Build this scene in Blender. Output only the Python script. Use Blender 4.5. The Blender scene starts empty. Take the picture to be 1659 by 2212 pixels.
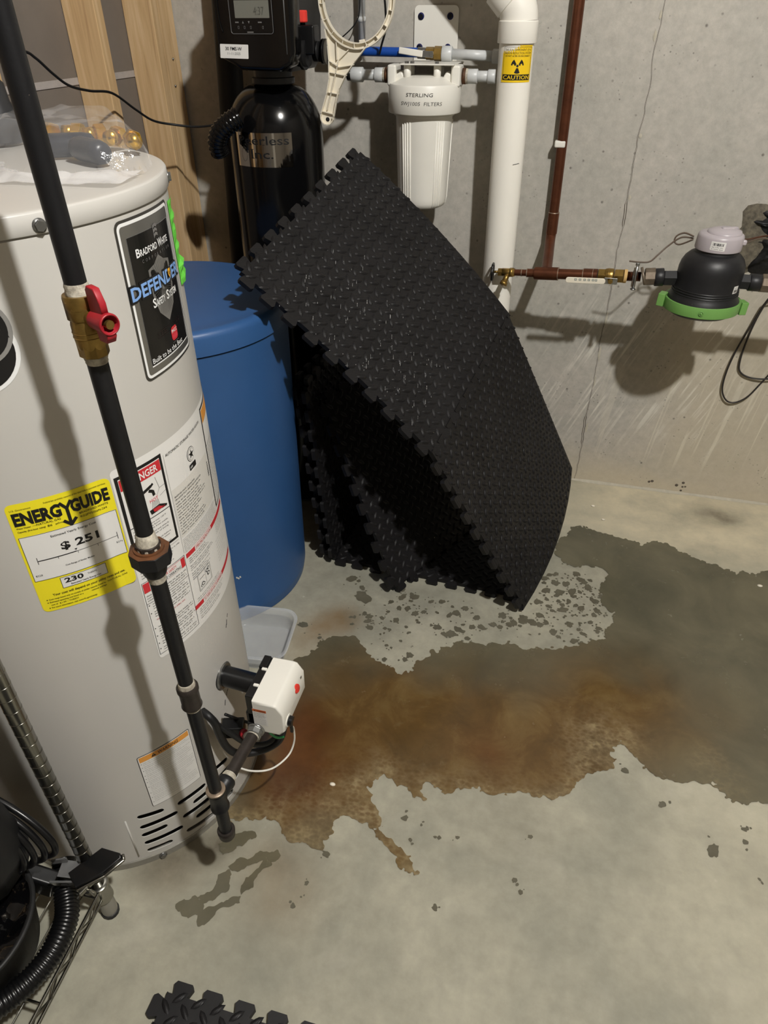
import bpy, bmesh, math, random
import numpy as np
from mathutils import Vector, Matrix

random.seed(7)
RNG = np.random.default_rng(11)
SC = bpy.context.scene
COL = SC.collection
PI = math.pi

# ------------------------------------------------------------------ camera
cam_d = bpy.data.cameras.new('camera')
cam_d.sensor_fit = 'HORIZONTAL'
cam_d.sensor_width = 36.0
cam_d.lens = 1503.65 * 36.0 / 1659.0
cam_d.clip_start = 0.02
cam = bpy.data.objects.new('camera', cam_d)
COL.objects.link(cam)
_p, _r, _y = math.radians(35.712), math.radians(-0.211), math.radians(14.459)
_fw = Vector((0, math.cos(_p), -math.sin(_p)))
_rt = Vector((1, 0, 0))
_up = _rt.cross(_fw)
_rt2 = math.cos(_r) * _rt + math.sin(_r) * _up
_up2 = -math.sin(_r) * _rt + math.cos(_r) * _up
_m = Matrix((_rt2, _up2, -_fw)).transposed()
_m = Matrix.Rotation(_y, 3, 'Z') @ _m
cam.matrix_world = Matrix.Translation((0, 0, 1.423)) @ _m.to_4x4()
SC.camera = cam

# ------------------------------------------------------------------ world, light, exposure
w = bpy.data.worlds.new('basement_air')
SC.world = w
w.use_nodes = True
w.node_tree.nodes['Background'].inputs[0].default_value = (1.0, 0.93, 0.84, 1)
w.node_tree.nodes['Background'].inputs[1].default_value = 0.012

ld = bpy.data.lights.new('ceiling_bulb', 'POINT')
ld.energy = 296
ld.color = (1.0, 0.995, 0.97)
ld.shadow_soft_size = 0.045
lo = bpy.data.objects.new('ceiling_bulb', ld)
lo.location = (0.784, -0.029, 2.99)
COL.objects.link(lo)

SC.view_settings.view_transform = 'Standard'
SC.view_settings.look = 'None'
SC.view_settings.gamma = 1.0
SC.view_settings.use_curve_mapping = False
SC.view_settings.exposure = 0.0
SC.cycles.use_denoising = True
SC.cycles.max_bounces = 7
SC.cycles.diffuse_bounces = 4
SC.cycles.glossy_bounces = 4
SC.cycles.transmission_bounces = 6
SC.cycles.transparent_max_bounces = 12
SC.cycles.caustics_reflective = False
SC.cycles.caustics_refractive = False

# ------------------------------------------------------------------ materials
def lin(c):
    """sRGB 0-255 -> linear"""
    o = []
    for v in c:
        v = v / 255.0
        o.append(v / 12.92 if v <= 0.04045 else ((v + 0.055) / 1.055) ** 2.4)
    return tuple(o) + (1.0,)

_MATS = {}
def mat(name, col, rough=0.5, metal=0.0, var=0.0, vscale=30.0, bump=0.0, bscale=200.0, spec=0.5,
        trans=0.0, alpha=1.0, coat=0.0, ior=1.45, col2=None, stretch=None):
    """principled material with optional noise tint (var) and noise bump"""
    if name in _MATS:
        return _MATS[name]
    m = bpy.data.materials.new(name)
    m.use_nodes = True
    nt = m.node_tree
    b = nt.nodes['Principled BSDF']
    c = col if len(col) == 4 else lin(col)
    b.inputs['Base Color'].default_value = c
    b.inputs['Roughness'].default_value = rough
    b.inputs['Metallic'].default_value = metal
    b.inputs['Specular IOR Level'].default_value = spec
    b.inputs['IOR'].default_value = ior
    b.inputs['Transmission Weight'].default_value = trans
    b.inputs['Alpha'].default_value = alpha
    b.inputs['Coat Weight'].default_value = coat
    tc = None
    def coords(st):
        nonlocal tc
        if tc is None:
            tc = nt.nodes.new('ShaderNodeTexCoord')
        if st:
            mp = nt.nodes.new('ShaderNodeMapping')
            mp.inputs['Scale'].default_value = st
            nt.links.new(tc.outputs['Object'], mp.inputs[0])
            return mp.outputs[0]
        return tc.outputs['Object']
    if var > 0 or col2 is not None:
        n = nt.nodes.new('ShaderNodeTexNoise')
        n.inputs['Scale'].default_value = vscale
        n.inputs['Detail'].default_value = 6
        n.inputs['Roughness'].default_value = 0.65
        nt.links.new(coords(stretch), n.inputs['Vector'])
        r = nt.nodes.new('ShaderNodeValToRGB')
        r.color_ramp.elements[0].position = 0.3
        r.color_ramp.elements[1].position = 0.7
        if col2 is not None:
            d = lin(col2) if len(col2) == 3 else col2
        else:
            d = tuple(min(1, x * (1 + var)) for x in c[:3]) + (1,)
        e = c if col2 is not None else tuple(x * (1 - var) for x in c[:3]) + (1,)
        r.color_ramp.elements[0].color = e
        r.color_ramp.elements[1].color = d
        nt.links.new(n.outputs[0], r.inputs[0])
        nt.links.new(r.outputs[0], b.inputs['Base Color'])
    if bump > 0:
        n2 = nt.nodes.new('ShaderNodeTexNoise')
        n2.inputs['Scale'].default_value = bscale
        n2.inputs['Detail'].default_value = 4
        nt.links.new(coords(None), n2.inputs['Vector'])
        bp = nt.nodes.new('ShaderNodeBump')
        bp.inputs['Strength'].default_value = bump
        bp.inputs['Distance'].default_value = 0.002
        nt.links.new(n2.outputs[0], bp.inputs['Height'])
        nt.links.new(bp.outputs[0], b.inputs['Normal'])
    _MATS[name] = m
    return m

class NT:
    """small helper to write node graphs"""
    def __init__(s, name):
        s.m = bpy.data.materials.new(name)
        s.m.use_nodes = True
        s.t = s.m.node_tree
        s.b = s.t.nodes['Principled BSDF']
        s.tc = s.t.nodes.new('ShaderNodeTexCoord')
        s.obj = s.tc.outputs['Object']
    def link(s, a, b):
        s.t.links.new(a, b)
    def mapping(s, rot=(0, 0, 0), scale=(1, 1, 1), loc=(0, 0, 0)):
        n = s.t.nodes.new('ShaderNodeMapping')
        n.inputs['Rotation'].default_value = rot
        n.inputs['Scale'].default_value = scale
        n.inputs['Location'].default_value = loc
        s.link(s.obj, n.inputs[0])
        return n.outputs[0]
    def stretch(s, vec, scale):
        n = s.t.nodes.new('ShaderNodeMapping')
        n.inputs['Scale'].default_value = scale
        s.link(vec, n.inputs[0])
        return n.outputs[0]
    def noise(s, scale, detail=5, rough=0.6, vec=None, dist=0.0):
        n = s.t.nodes.new('ShaderNodeTexNoise')
        n.inputs['Scale'].default_value = scale
        n.inputs['Detail'].default_value = detail
        n.inputs['Roughness'].default_value = rough
        n.inputs['Distortion'].default_value = dist
        s.link(vec if vec is not None else s.obj, n.inputs['Vector'])
        return n.outputs[0]
    def voro(s, scale, vec=None):
        n = s.t.nodes.new('ShaderNodeTexVoronoi')
        n.inputs['Scale'].default_value = scale
        s.link(vec if vec is not None else s.obj, n.inputs['Vector'])
        return n
    def ramp(s, v, stops):
        n = s.t.nodes.new('ShaderNodeValToRGB')
        e = n.color_ramp.elements
        while len(e) < len(stops):
            e.new(0.5)
        for i, (p, c) in enumerate(stops):
            e[i].position = p
            e[i].color = c if isinstance(c, tuple) else (c, c, c, 1)
        s.link(v, n.inputs[0])
        return n.outputs[0]
    def mix(s, f, a, b, mode='MIX'):
        n = s.t.nodes.new('ShaderNodeMix')
        n.data_type = 'RGBA'
        n.blend_type = mode
        for sock, v in ((n.inputs[0], f), (n.inputs[6], a), (n.inputs[7], b)):
            if isinstance(v, (int, float)):
                sock.default_value = v
            elif isinstance(v, tuple):
                sock.default_value = v
            else:
                s.link(v, sock)
        return n.outputs[2]
    def math(s, op, a, b=0.0):
        n = s.t.nodes.new('ShaderNodeMath')
        n.operation = op
        for sock, v in ((n.inputs[0], a), (n.inputs[1], b)):
            if isinstance(v, (int, float)):
                sock.default_value = v
            else:
                s.link(v, sock)
        return n.outputs[0]
    def attr(s, name):
        n = s.t.nodes.new('ShaderNodeAttribute')
        n.attribute_name = name
        return n.outputs['Fac']
    def sep(s):
        n = s.t.nodes.new('ShaderNodeSeparateXYZ')
        s.link(s.obj, n.inputs[0])
        return n.outputs
    def bump(s, h, strength=0.5, dist=0.002):
        n = s.t.nodes.new('ShaderNodeBump')
        n.inputs['Strength'].default_value = strength
        n.inputs['Distance'].default_value = dist
        s.link(h, n.inputs['Height'])
        s.link(n.outputs[0], s.b.inputs['Normal'])
    def col(s, v):
        s.link(v, s.b.inputs['Base Color'])
    def rough(s, v):
        if isinstance(v, (int, float)):
            s.b.inputs['Roughness'].default_value = v
        else:
            s.link(v, s.b.inputs['Roughness'])

def wall_material():
    n = NT('concrete_wall')
    base = n.ramp(n.noise(2.2, 5, 0.6), [(0.3, lin((168, 166, 157))), (0.55, lin((183, 178, 169))), (0.75, lin((193, 188, 177)))])
    fine = n.ramp(n.noise(38, 6, 0.7), [(0.25, 0.80), (0.75, 1.1)])
    c = n.mix(1.0, base, fine, 'MULTIPLY')
    # tan mineral stain towards the right and along the bottom
    x, y, z = n.sep()
    tan = n.math('MULTIPLY', n.ramp(n.math('ADD', n.math('MULTIPLY', x, 1.0), n.math('MULTIPLY', n.noise(3.0, 4), 0.6)), [(0.5, 0.0), (0.85, 1.0)]),
                 n.ramp(z, [(0.55, 0.75), (1.0, 0.0)]))
    tan = n.math('MAXIMUM', tan, n.ramp(n.math('ADD', z, n.math('MULTIPLY', n.noise(6, 4), 0.14)), [(0.10, 0.85), (0.24, 0.0)]))
    c = n.mix(n.math('MULTIPLY', tan, 0.6), c, lin((206, 192, 163)))
    # slanted drag streaks of efflorescence, lower right
    v = n.stretch(n.mapping(rot=(0, math.radians(-23), 0)), (1, 1, 0.05))
    st = n.ramp(n.noise(75, 2, 0.5, v), [(0.53, 0.0), (0.63, 1.0)])
    zone = n.math('MULTIPLY', n.ramp(n.math('ADD', z, n.math('MULTIPLY', n.noise(5, 3), 0.3)), [(0.28, 0.0), (0.42, 1.0), (0.72, 1.0), (0.95, 0.0)]),
                  n.ramp(n.math('ADD', x, n.math('MULTIPLY', n.noise(4, 3), 0.25)), [(0.02, 0.0), (0.16, 1.0), (0.62, 1.0), (0.82, 0.1)]))
    zone = n.math('MULTIPLY', zone, n.ramp(n.noise(9, 3), [(0.4, 0.15), (0.6, 1.0)]))
    c = n.mix(n.math('MULTIPLY', n.math('MULTIPLY', st, zone), 0.55), c, lin((232, 228, 216)))
    # upright runs low on the wall
    v2 = n.stretch(n.mapping(rot=(0, math.radians(-7), 0)), (1, 1, 0.03))
    st2 = n.ramp(n.noise(60, 2, 0.5, v2, 0.4), [(0.59, 0.0), (0.66, 1.0)])
    zone2 = n.math('MULTIPLY', n.ramp(z, [(0.08, 0.0), (0.16, 1.0), (0.38, 0.9), (0.55, 0.0)]), n.ramp(x, [(0.12, 0.0), (0.3, 1.0)]))
    c = n.mix(n.math('MULTIPLY', n.math('MULTIPLY', st2, zone2), 0.45), c, lin((226, 220, 202)))
    # bug holes
    vo = n.voro(26)
    holes = n.ramp(vo.outputs['Distance'], [(0.05, 1.0), (0.13, 0.0)])
    holes = n.math('MULTIPLY', holes, n.ramp(n.noise(14, 3), [(0.50, 0.0), (0.58, 1.0)]))
    vo2 = n.voro(70)
    h2 = n.math('MULTIPLY', n.ramp(vo2.outputs['Distance'], [(0.08, 1.0), (0.2, 0.0)]), n.ramp(n.noise(10, 3), [(0.52, 0.0), (0.62, 0.8)]))
    holes = n.math('MAXIMUM', holes, h2)
    c = n.mix(n.math('MULTIPLY', holes, 0.75), c, lin((92, 88, 84)))
    n.col(c)
    n.rough(0.85)
    n.b.inputs['Specular IOR Level'].default_value = 0.25
    n.bump(n.math('SUBTRACT', n.noise(60, 5), n.math('MULTIPLY', holes, 0.8)), 0.35, 0.003)
    return n.m

def floor_material():
    n = NT('concrete_floor')
    base = n.ramp(n.noise(3.0, 6, 0.6, None, 0.3), [(0.30, lin((136, 135, 122))), (0.5, lin((158, 155, 139))), (0.68, lin((178, 174, 156)))])
    fine = n.ramp(n.noise(30, 6, 0.65), [(0.25, 0.84), (0.75, 1.09)])
    c = n.mix(1.0, base, fine, 'MULTIPLY')
    c = n.mix(n.math('MULTIPLY', n.ramp(n.noise(7, 4), [(0.55, 0.0), (0.75, 1.0)]), 0.3), c, lin((186, 182, 168)))
    sp = n.voro(22)
    spots = n.math('MULTIPLY', n.ramp(sp.outputs['Distance'], [(0.06, 1.0), (0.12, 0.0)]), n.ramp(n.noise(9, 2), [(0.62, 0.0), (0.66, 1.0)]))
    c = n.mix(n.math('MULTIPLY', spots, 0.5), c, lin((205, 200, 188)))
    bl = n.math('MULTIPLY', n.attr('pale_zone'), n.ramp(n.noise(9, 5, 0.65), [(0.3, 0.35), (0.65, 1.0)]))
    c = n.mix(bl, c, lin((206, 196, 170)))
    # brown stains that dried in (per-vertex amount)
    tan = n.math('MULTIPLY', n.attr('tan'), n.ramp(n.noise(16, 5, 0.7), [(0.25, 0.55), (0.7, 1.0)]))
    c = n.mix(tan, c, lin((132, 108, 76)))
    damp = n.math('MULTIPLY', n.attr('damp'), n.ramp(n.noise(12, 5, 0.7), [(0.3, 0.5), (0.6, 1.0)]))
    c = n.mix(damp, c, lin((98, 92, 78)))
    n.col(c)
    n.rough(n.ramp(n.noise(12, 4), [(0.3, 0.55), (0.7, 0.75)]))
    n.b.inputs['Specular IOR Level'].default_value = 0.3
    n.bump(n.noise(90, 5), 0.18, 0.002)
    return n.m

def puddle_material():
    n = NT('wet_concrete')
    grey = n.ramp(n.noise(4.5, 6, 0.6, None, 0.5), [(0.3, lin((80, 78, 64))), (0.55, lin((98, 94, 77))), (0.75, lin((113, 108, 88)))])
    rust = n.ramp(n.noise(7, 6, 0.65, None, 0.6), [(0.25, lin((72, 55, 30))), (0.5, lin((92, 70, 38))), (0.78, lin((118, 98, 60)))])
    deep = n.ramp(n.noise(9, 5), [(0.3, lin((74, 46, 23))), (0.7, lin((96, 62, 30)))])
    pale = n.ramp(n.noise(40, 6, 0.7), [(0.3, lin((104, 90, 62))), (0.7, lin((160, 142, 108)))])
    c = n.mix(n.math('MINIMUM', n.attr('rust'), 1.0), grey, rust)
    c = n.mix(n.attr('deep'), c, deep)
    # crystalline crust near the rim
    cr = n.voro(70, n.mapping(scale=(1, 1.5, 1)))
    net = n.ramp(cr.outputs['Distance'], [(0.25, 0.35), (0.6, 1.0)])
    pm = n.math('MULTIPLY', n.attr('pale'), n.math('MULTIPLY', net, n.ramp(n.noise(14, 5, 0.7), [(0.35, 0.15), (0.65, 1.0)])))
    c = n.mix(pm, c, pale)
    wisps = n.math('MULTIPLY', n.ramp(n.noise(5.5, 6, 0.7, None, 1.2), [(0.6, 0.0), (0.74, 0.5)]), 0.7)
    c = n.mix(wisps, c, lin((118, 108, 82)))
    n.col(c)
    n.rough(n.ramp(n.noise(10, 4), [(0.3, 0.14), (0.75, 0.32)]))
    n.b.inputs['Specular IOR Level'].default_value = 0.4
    n.bump(n.noise(70, 4), 0.06, 0.002)
    return n.m

def wood_material():
    n = NT('spruce_lumber')
    v = n.mapping(scale=(14, 14, 0.9))
    g = n.noise(3.0, 5, 0.6, v, 0.8)
    c = n.ramp(g, [(0.3, lin((182, 146, 103))), (0.5, lin((206, 172, 126))), (0.7, lin((220, 190, 148)))])
    k = n.voro(5.5, n.mapping(scale=(1, 1, 0.5)))
    kn = n.math('MULTIPLY', n.ramp(k.outputs['Distance'], [(0.03, 1.0), (0.075, 0.0)]), 0.75)
    c = n.mix(kn, c, lin((98, 66, 38)))
    n.col(c)
    n.rough(0.75)
    n.bump(g, 0.15, 0.002)
    return n.m

def drywall_material():
    n = NT('drywall_back')
    c = n.ramp(n.noise(5, 5), [(0.3, lin((114, 105, 96))), (0.7, lin((126, 116, 106)))])
    n.col(c)
    n.rough(0.9)
    return n.m

def foam_material():
    n = NT('black_foam')
    c = n.ramp(n.noise(9, 5), [(0.3, lin((22, 21, 22))), (0.75, lin((31, 30, 31)))])
    n.col(c)
    wv = n.t.nodes.new('ShaderNodeTexWave')
    wv.inputs['Scale'].default_value = 190
    wv.inputs['Distortion'].default_value = 0.4
    n.link(n.mapping(rot=(0.3, 0.2, 0.6)), wv.inputs['Vector'])
    n.rough(n.ramp(n.noise(6, 4), [(0.3, 0.36), (0.7, 0.52)]))
    n.b.inputs['Specular IOR Level'].default_value = 0.22
    n.bump(wv.outputs[1], 0.25, 0.001)
    return n.m

M_WALL = wall_material()
M_FLOOR = floor_material()
M_PUD = puddle_material()
M_WOOD = wood_material()
M_DRY = drywall_material()
M_FOAM = foam_material()
M_SEAM = mat('joint_compound', (176, 168, 162), 0.85, var=0.1, vscale=40)
M_JACKET = mat('grey_enamel', (192, 189, 183), 0.34, var=0.015, vscale=4)
M_TRIM = mat('galvanised_trim', (150, 147, 138), 0.42, 0.35, var=0.12, vscale=30)
M_DARKIN = mat('dark_inside', (14, 13, 12), 0.9)
M_BLACKP = mat('black_iron', (25, 25, 27), 0.42, 0.25, var=0.2, vscale=25, bump=0.08, bscale=300)
M_IRON2 = mat('worn_black_iron', (52, 46, 42), 0.45, 0.35, var=0.3, vscale=40, bump=0.15, bscale=150)
M_RUST = mat('rusty_iron', (110, 68, 38), 0.6, 0.3, col2=(58, 46, 38), vscale=45, bump=0.2)
M_SEAL = mat('white_thread_sealant', (214, 207, 190), 0.7, col2=(120, 112, 100), vscale=70, bump=0.4, bscale=300)
M_BRASS = mat('aged_brass', (150, 122, 66), 0.36, 0.85, var=0.25, vscale=50)
M_BRASSB = mat('bright_brass', (222, 176, 70), 0.25, 0.9)
M_REDH = mat('red_plastic_handle', (150, 28, 38), 0.4, var=0.1, vscale=60)
M_BLUE = mat('blue_polyethylene', (47, 86, 136), 0.42, var=0.05, vscale=6)
M_BLKGLOSS = mat('gloss_black', (10, 10, 11), 0.16, spec=0.5)
M_BLKPLAS = mat('black_plastic', (17, 17, 18), 0.32)
M_BLKRUB = mat('black_rubber', (20, 20, 21), 0.5)
M_WHITEP = mat('white_plastic', (228, 225, 216), 0.38, var=0.02, vscale=8)
M_PVC = mat('white_pvc', (242, 238, 228), 0.36, var=0.025, vscale=5)
M_CREAM = mat('cream_plastic', (228, 220, 202), 0.45, var=0.03, vscale=20)
M_PEXW = mat('translucent_white_pex', (196, 198, 198), 0.35, var=0.04, vscale=20)
M_PEXB = mat('blue_pex', (22, 72, 158), 0.38)
M_COPPER = mat('aged_copper', (120, 74, 52), 0.36, 0.8, col2=(96, 58, 42), vscale=22)
M_SOLDER = mat('solder', (168, 150, 132), 0.35, 0.8)
M_STEEL = mat('steel', (150, 150, 148), 0.3, 0.9, var=0.1, vscale=60)
M_CHROME = mat('chrome', (150, 148, 140), 0.24, 1.0, var=0.06, vscale=20)
M_BRONZE = mat('bronze', (112, 100, 86), 0.5, 0.45, var=0.25, vscale=60)
M_GREEN = mat('green_plastic', (112, 160, 84), 0.42, var=0.04, vscale=20)
M_LID = mat('lilac_grey_plastic', (176, 168, 172), 0.35, var=0.02, vscale=20)
M_METER = mat('meter_black', (28, 28, 30), 0.45, var=0.15, vscale=30, bump=0.05, bscale=200)
M_CLEAR = mat('clear_polypropylene', (226, 229, 232), 0.15, alpha=0.26)
M_BAG = mat('clear_plastic_film', (240, 240, 242), 0.08, spec=1.0, alpha=0.09, bump=0.9, bscale=60)
M_FROST = mat('frosted_plastic_film', (236, 234, 234), 0.25, alpha=0.42, var=0.05, vscale=30, bump=0.8, bscale=45)
M_GARBAGE = mat('shiny_black_film', (8, 8, 9), 0.08, spec=0.7, bump=0.6, bscale=30)
M_LCD = mat('lcd_glass', (112, 112, 104), 0.2)
M_SPLASH = mat('splashed_concrete', (104, 100, 86), 0.3, col2=(84, 80, 66), vscale=12)
M_INK = mat('black_ink', (20, 19, 19), 0.5)
M_GREYINK = mat('grey_ink', (110, 108, 106), 0.5)
M_PAPER = mat('white_label', (226, 224, 220), 0.42, var=0.01)
M_YEL = mat('yellow_label', (238, 222, 38), 0.42)
M_YEL2 = mat('caution_yellow', (240, 200, 30), 0.4)
M_REDINK = mat('red_ink', (196, 44, 52), 0.45)
M_ORANGE = mat('orange_ink', (222, 152, 66), 0.45)
M_ORANGE2 = mat('deep_orange_ink', (206, 100, 44), 0.45)
M_LBLUE = mat('light_blue_ink', (126, 166, 222), 0.4)
M_NAVY = mat('navy_ink', (22, 28, 82), 0.4)
M_DKINK = mat('label_black', (13, 13, 14), 0.2)
M_SILVERINK = mat('silver_foil', (150, 150, 148), 0.28, 0.85)
M_SHIELD = mat('shield_print', (112, 110, 106), 0.35)
M_SHIELD2 = mat('shield_print_dark', (70, 69, 66), 0.35)
M_WHITEINK = mat('white_ink', (232, 232, 230), 0.4)
M_FAINT = mat('faint_maroon_ink', (40, 24, 26), 0.3)
M_MIRROR = mat('mirror_foil', (205, 200, 192), 0.06, 1.0, bump=0.05, bscale=12)
M_NEON = mat('neon_green_tape', (104, 206, 70), 0.45, bump=0.5, bscale=160)
M_TAR = mat('black_sealant', (24, 23, 24), 0.5, var=0.4, vscale=30, bump=0.9, bscale=60)
M_GRIT = mat('broken_concrete', (120, 112, 96), 0.9, col2=(70, 66, 58), vscale=70, bump=1.0, bscale=90)
M_CRACK = mat('crack_shadow_dirt', (70, 62, 54), 0.95, col2=(110, 102, 92), vscale=60)
M_CRACKP = mat('pale_mortar', (182, 176, 160), 0.9, var=0.1, vscale=50)
M_GREENW = mat('green_wire', (36, 150, 86), 0.4)
M_WIREG = mat('grey_brown_wire', (96, 82, 70), 0.5)
M_GREYMET = mat('grey_sheet_steel', (104, 104, 104), 0.42, 0.4, var=0.1, vscale=30)
M_REDD = mat('red_dot', (220, 60, 50), 0.4)
M_PINK = mat('pink_ink', (210, 66, 84), 0.5)

# ------------------------------------------------------------------ scene-graph helpers
def thing(name, label, cat, loc=(0, 0, 0), group=None):
    o = bpy.data.objects.new(name, None)
    o.empty_display_size = 0.05
    COL.objects.link(o)
    o.location = loc
    o['label'] = label
    o['category'] = cat
    if group:
        o['group'] = group
    return o

def tag(o, label, cat, group=None):
    o['label'] = label
    o['category'] = cat
    if group:
        o['group'] = group
    return o

def origin_of(p):
    v = Vector((0, 0, 0))
    while p is not None:
        v += p.location
        p = p.parent
    return v

class MB:
    """collects shapes (world coordinates) into ONE mesh object"""
    def __init__(s):
        s.bm = bmesh.new()
        s.mats = []
        s.bev = False
    def mi(s, m):
        if m is None:
            return 0
        if m not in s.mats:
            s.mats.append(m)
        return s.mats.index(m)
    def add(s, verts, faces, m=None, smooth=False):
        k = s.mi(m)
        vs = [s.bm.verts.new(v) for v in verts]
        for f in faces:
            try:
                q = s.bm.faces.new([vs[i] for i in f])
                q.material_index = k
                q.smooth = smooth
            except ValueError:
                pass
        return vs
    def box(s, c, size, m=None, rot=None, bevel=0.0, seg=2, smooth=False):
        t = bmesh.new()
        bmesh.ops.create_cube(t, size=1.0)
        bmesh.ops.scale(t, vec=size, verts=t.verts)
        if bevel > 0:
            s.bev = True
            bmesh.ops.bevel(t, geom=list(t.edges), offset=bevel, segments=seg, affect='EDGES', profile=0.5)
        mt = Matrix.Translation(c)
        if rot is not None:
            mt = mt @ (rot.to_4x4() if len(rot) == 3 else rot)
        s.merge(t, mt, m, smooth or bevel > 0)
        return s
    def merge(s, t, mt, m, smooth=False):
        k = s.mi(m)
        t.verts.index_update()
        vs = [s.bm.verts.new(mt @ v.co) for v in t.verts]
        for f in t.faces:
            try:
                q = s.bm.faces.new([vs[v.index] for v in f.verts])
                q.material_index = k
                q.smooth = smooth
            except ValueError:
                pass
        t.free()
    def lathe(s, prof, base, axis=(0, 0, 1), seg=32, m=None, smooth=True, a0=0.0, a1=2 * PI, squash=None, refdir=None):
        """prof: (radius, height) list; revolved around axis through base"""
        R = frame(Vector(axis), refdir)
        base = Vector(base)
        full = abs(a1 - a0 - 2 * PI) < 1e-6
        n = seg if full else seg + 1
        verts, faces = [], []
        for (r, h) in prof:
            for i in range(n):
                a = a0 + (a1 - a0) * i / seg
                v = Vector((r * math.cos(a), r * math.sin(a), h))
                if squash:
                    v.x *= squash[0]; v.y *= squash[1]
                verts.append(base + R @ v)
        for j in range(len(prof) - 1):
            for i in range(seg):
                i2 = (i + 1) % n
                faces.append((j * n + i, j * n + i2, (j + 1) * n + i2, (j + 1) * n + i))
        if full:
            if prof[0][0] > 1e-6:
                faces.append(tuple(range(n))[::-1])
            if prof[-1][0] > 1e-6:
                faces.append(tuple((len(prof) - 1) * n + i for i in range(n)))
        s.add(verts, faces, m, smooth)
        return s
    def cyl(s, a, b, r, m=None, seg=24, r2=None, smooth=True, bev=0.0):
        a, b = Vector(a), Vector(b)
        L = (b - a).length
        r2 = r if r2 is None else r2
        prof = [(r, 0), (r2, L)]
        if bev > 0:
            prof = [(r - bev, 0), (r, bev), (r2, L - bev), (r2 - bev, L)]
        return s.lathe(prof, a, b - a, seg, m, smooth)
    def hexnut(s, a, b, r, m=None, n=6):
        return s.lathe([(r * 0.93, 0), (r, 0.06 * (Vector(b) - Vector(a)).length), (r, 0.94 * (Vector(b) - Vector(a)).length), (r * 0.93, (Vector(b) - Vector(a)).length)], a, Vector(b) - Vector(a), n, m, False)
    def tube(s, pts, r, m=None, seg=10, closed=False, smooth=True, rr=None):
        pts = [Vector(p) for p in pts]
        n = len(pts)
        verts, faces = [], []
        up = None
        for i, p in enumerate(pts):
            if closed:
                d = pts[(i + 1) % n] - pts[i - 1]
            else:
                d = pts[min(i + 1, n - 1)] - pts[max(i - 1, 0)]
            d.normalize()
            if up is None:
                up = d.orthogonal().normalized()
            else:
                up = (up - d * up.dot(d)).normalized()
            q = d.cross(up)
            rad = rr[i] if rr else r
            for k in range(seg):
                a = 2 * PI * k / seg
                verts.append(p + (up * math.cos(a) + q * math.sin(a)) * rad)
        m_ = n if closed else n - 1
        for i in range(m_):
            j = (i + 1) % n
            for k in range(seg):
                k2 = (k + 1) % seg
                faces.append((i * seg + k, i * seg + k2, j * seg + k2, j * seg + k))
        if not closed:
            faces.append(tuple(range(seg))[::-1])
            faces.append(tuple((n - 1) * seg + k for k in range(seg)))
        s.add(verts, faces, m, smooth)
        return s
    def prism(s, outline, h0, h1, mt, m=None, smooth=False, bevel=0.0):
        """outline: 2d points, extruded h0..h1 along local z, then mt"""
        t = bmesh.new()
        vs = [t.verts.new((p[0], p[1], h0)) for p in outline]
        f = t.faces.new(vs)
        r = bmesh.ops.extrude_face_region(t, geom=[f])
        ev = [e for e in r['geom'] if isinstance(e, bmesh.types.BMVert)]
        bmesh.ops.translate(t, verts=ev, vec=(0, 0, h1 - h0))
        bmesh.ops.recalc_face_normals(t, faces=t.faces)
        if bevel > 0:
            s.bev = True
            es = [e for e in t.edges if abs(e.verts[0].co.z - e.verts[1].co.z) < 1e-7]
            bmesh.ops.bevel(t, geom=es, offset=bevel, segments=2, affect='EDGES', profile=0.5)
        s.merge(t, mt, m, smooth or bevel > 0)
        return s
    def build(s, name, m=None, parent=None, autosmooth=False):
        if not s.mats and m is not None:
            s.mats = [m]
        elif m is not None and m not in s.mats:
            s.mats[0] = m
        bmesh.ops.recalc_face_normals(s.bm, faces=s.bm.faces)
        me = bpy.data.meshes.new(name)
        s.bm.to_mesh(me)
        s.bm.free()
        for q in s.mats:
            me.materials.append(q)
        off = origin_of(parent)
        if off.length > 0:
            me.transform(Matrix.Translation(-off))
        o = bpy.data.objects.new(name, me)
        COL.objects.link(o)
        o.parent = parent
        if autosmooth:
            sharp(me)
        if s.bev:
            wn = o.modifiers.new('flat_faces', 'WEIGHTED_NORMAL')
            wn.keep_sharp = True
            wn.weight = 100
        return o

def sharp(me, ang=40):
    """smooth shading with sharp edges above ang"""
    bm = bmesh.new()
    bm.from_mesh(me)
    for f in bm.faces:
        f.smooth = True
    for e in bm.edges:
        if len(e.link_faces) == 2 and e.calc_face_angle(0) > math.radians(ang):
            e.smooth = False
    bm.to_mesh(me)
    bm.free()

def frame(z, ref=None):
    z = Vector(z).normalized()
    if ref is not None:
        x = Vector(ref)
        x = (x - z * x.dot(z)).normalized()
    else:
        x = z.orthogonal().normalized()
        if abs(z.z) > 0.999:
            x = Vector((1, 0, 0))
    y = z.cross(x)
    return Matrix((x, y, z)).transposed()

def mt_axes(o, x, y, z):
    m = Matrix((Vector(x), Vector(y), Vector(z))).transposed().to_4x4()
    return Matrix.Translation(o) @ m

def catmull(pts, n=8, closed=False):
    pts = [Vector(p) for p in pts]
    out = []
    N = len(pts)
    rng = range(N if closed else N - 1)
    for i in rng:
        if closed:
            p0, p1, p2, p3 = pts[i - 1], pts[i], pts[(i + 1) % N], pts[(i + 2) % N]
        else:
            p0, p1, p2, p3 = pts[max(i - 1, 0)], pts[i], pts[i + 1], pts[min(i + 2, N - 1)]
        for k in range(n):
            t = k / n
            out.append(0.5 * ((2 * p1) + (p2 - p0) * t + (2 * p0 - 5 * p1 + 4 * p2 - p3) * t * t + (3 * p1 - p0 - 3 * p2 + p3) * t ** 3))
    if not closed:
        out.append(pts[-1])
    return out

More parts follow.
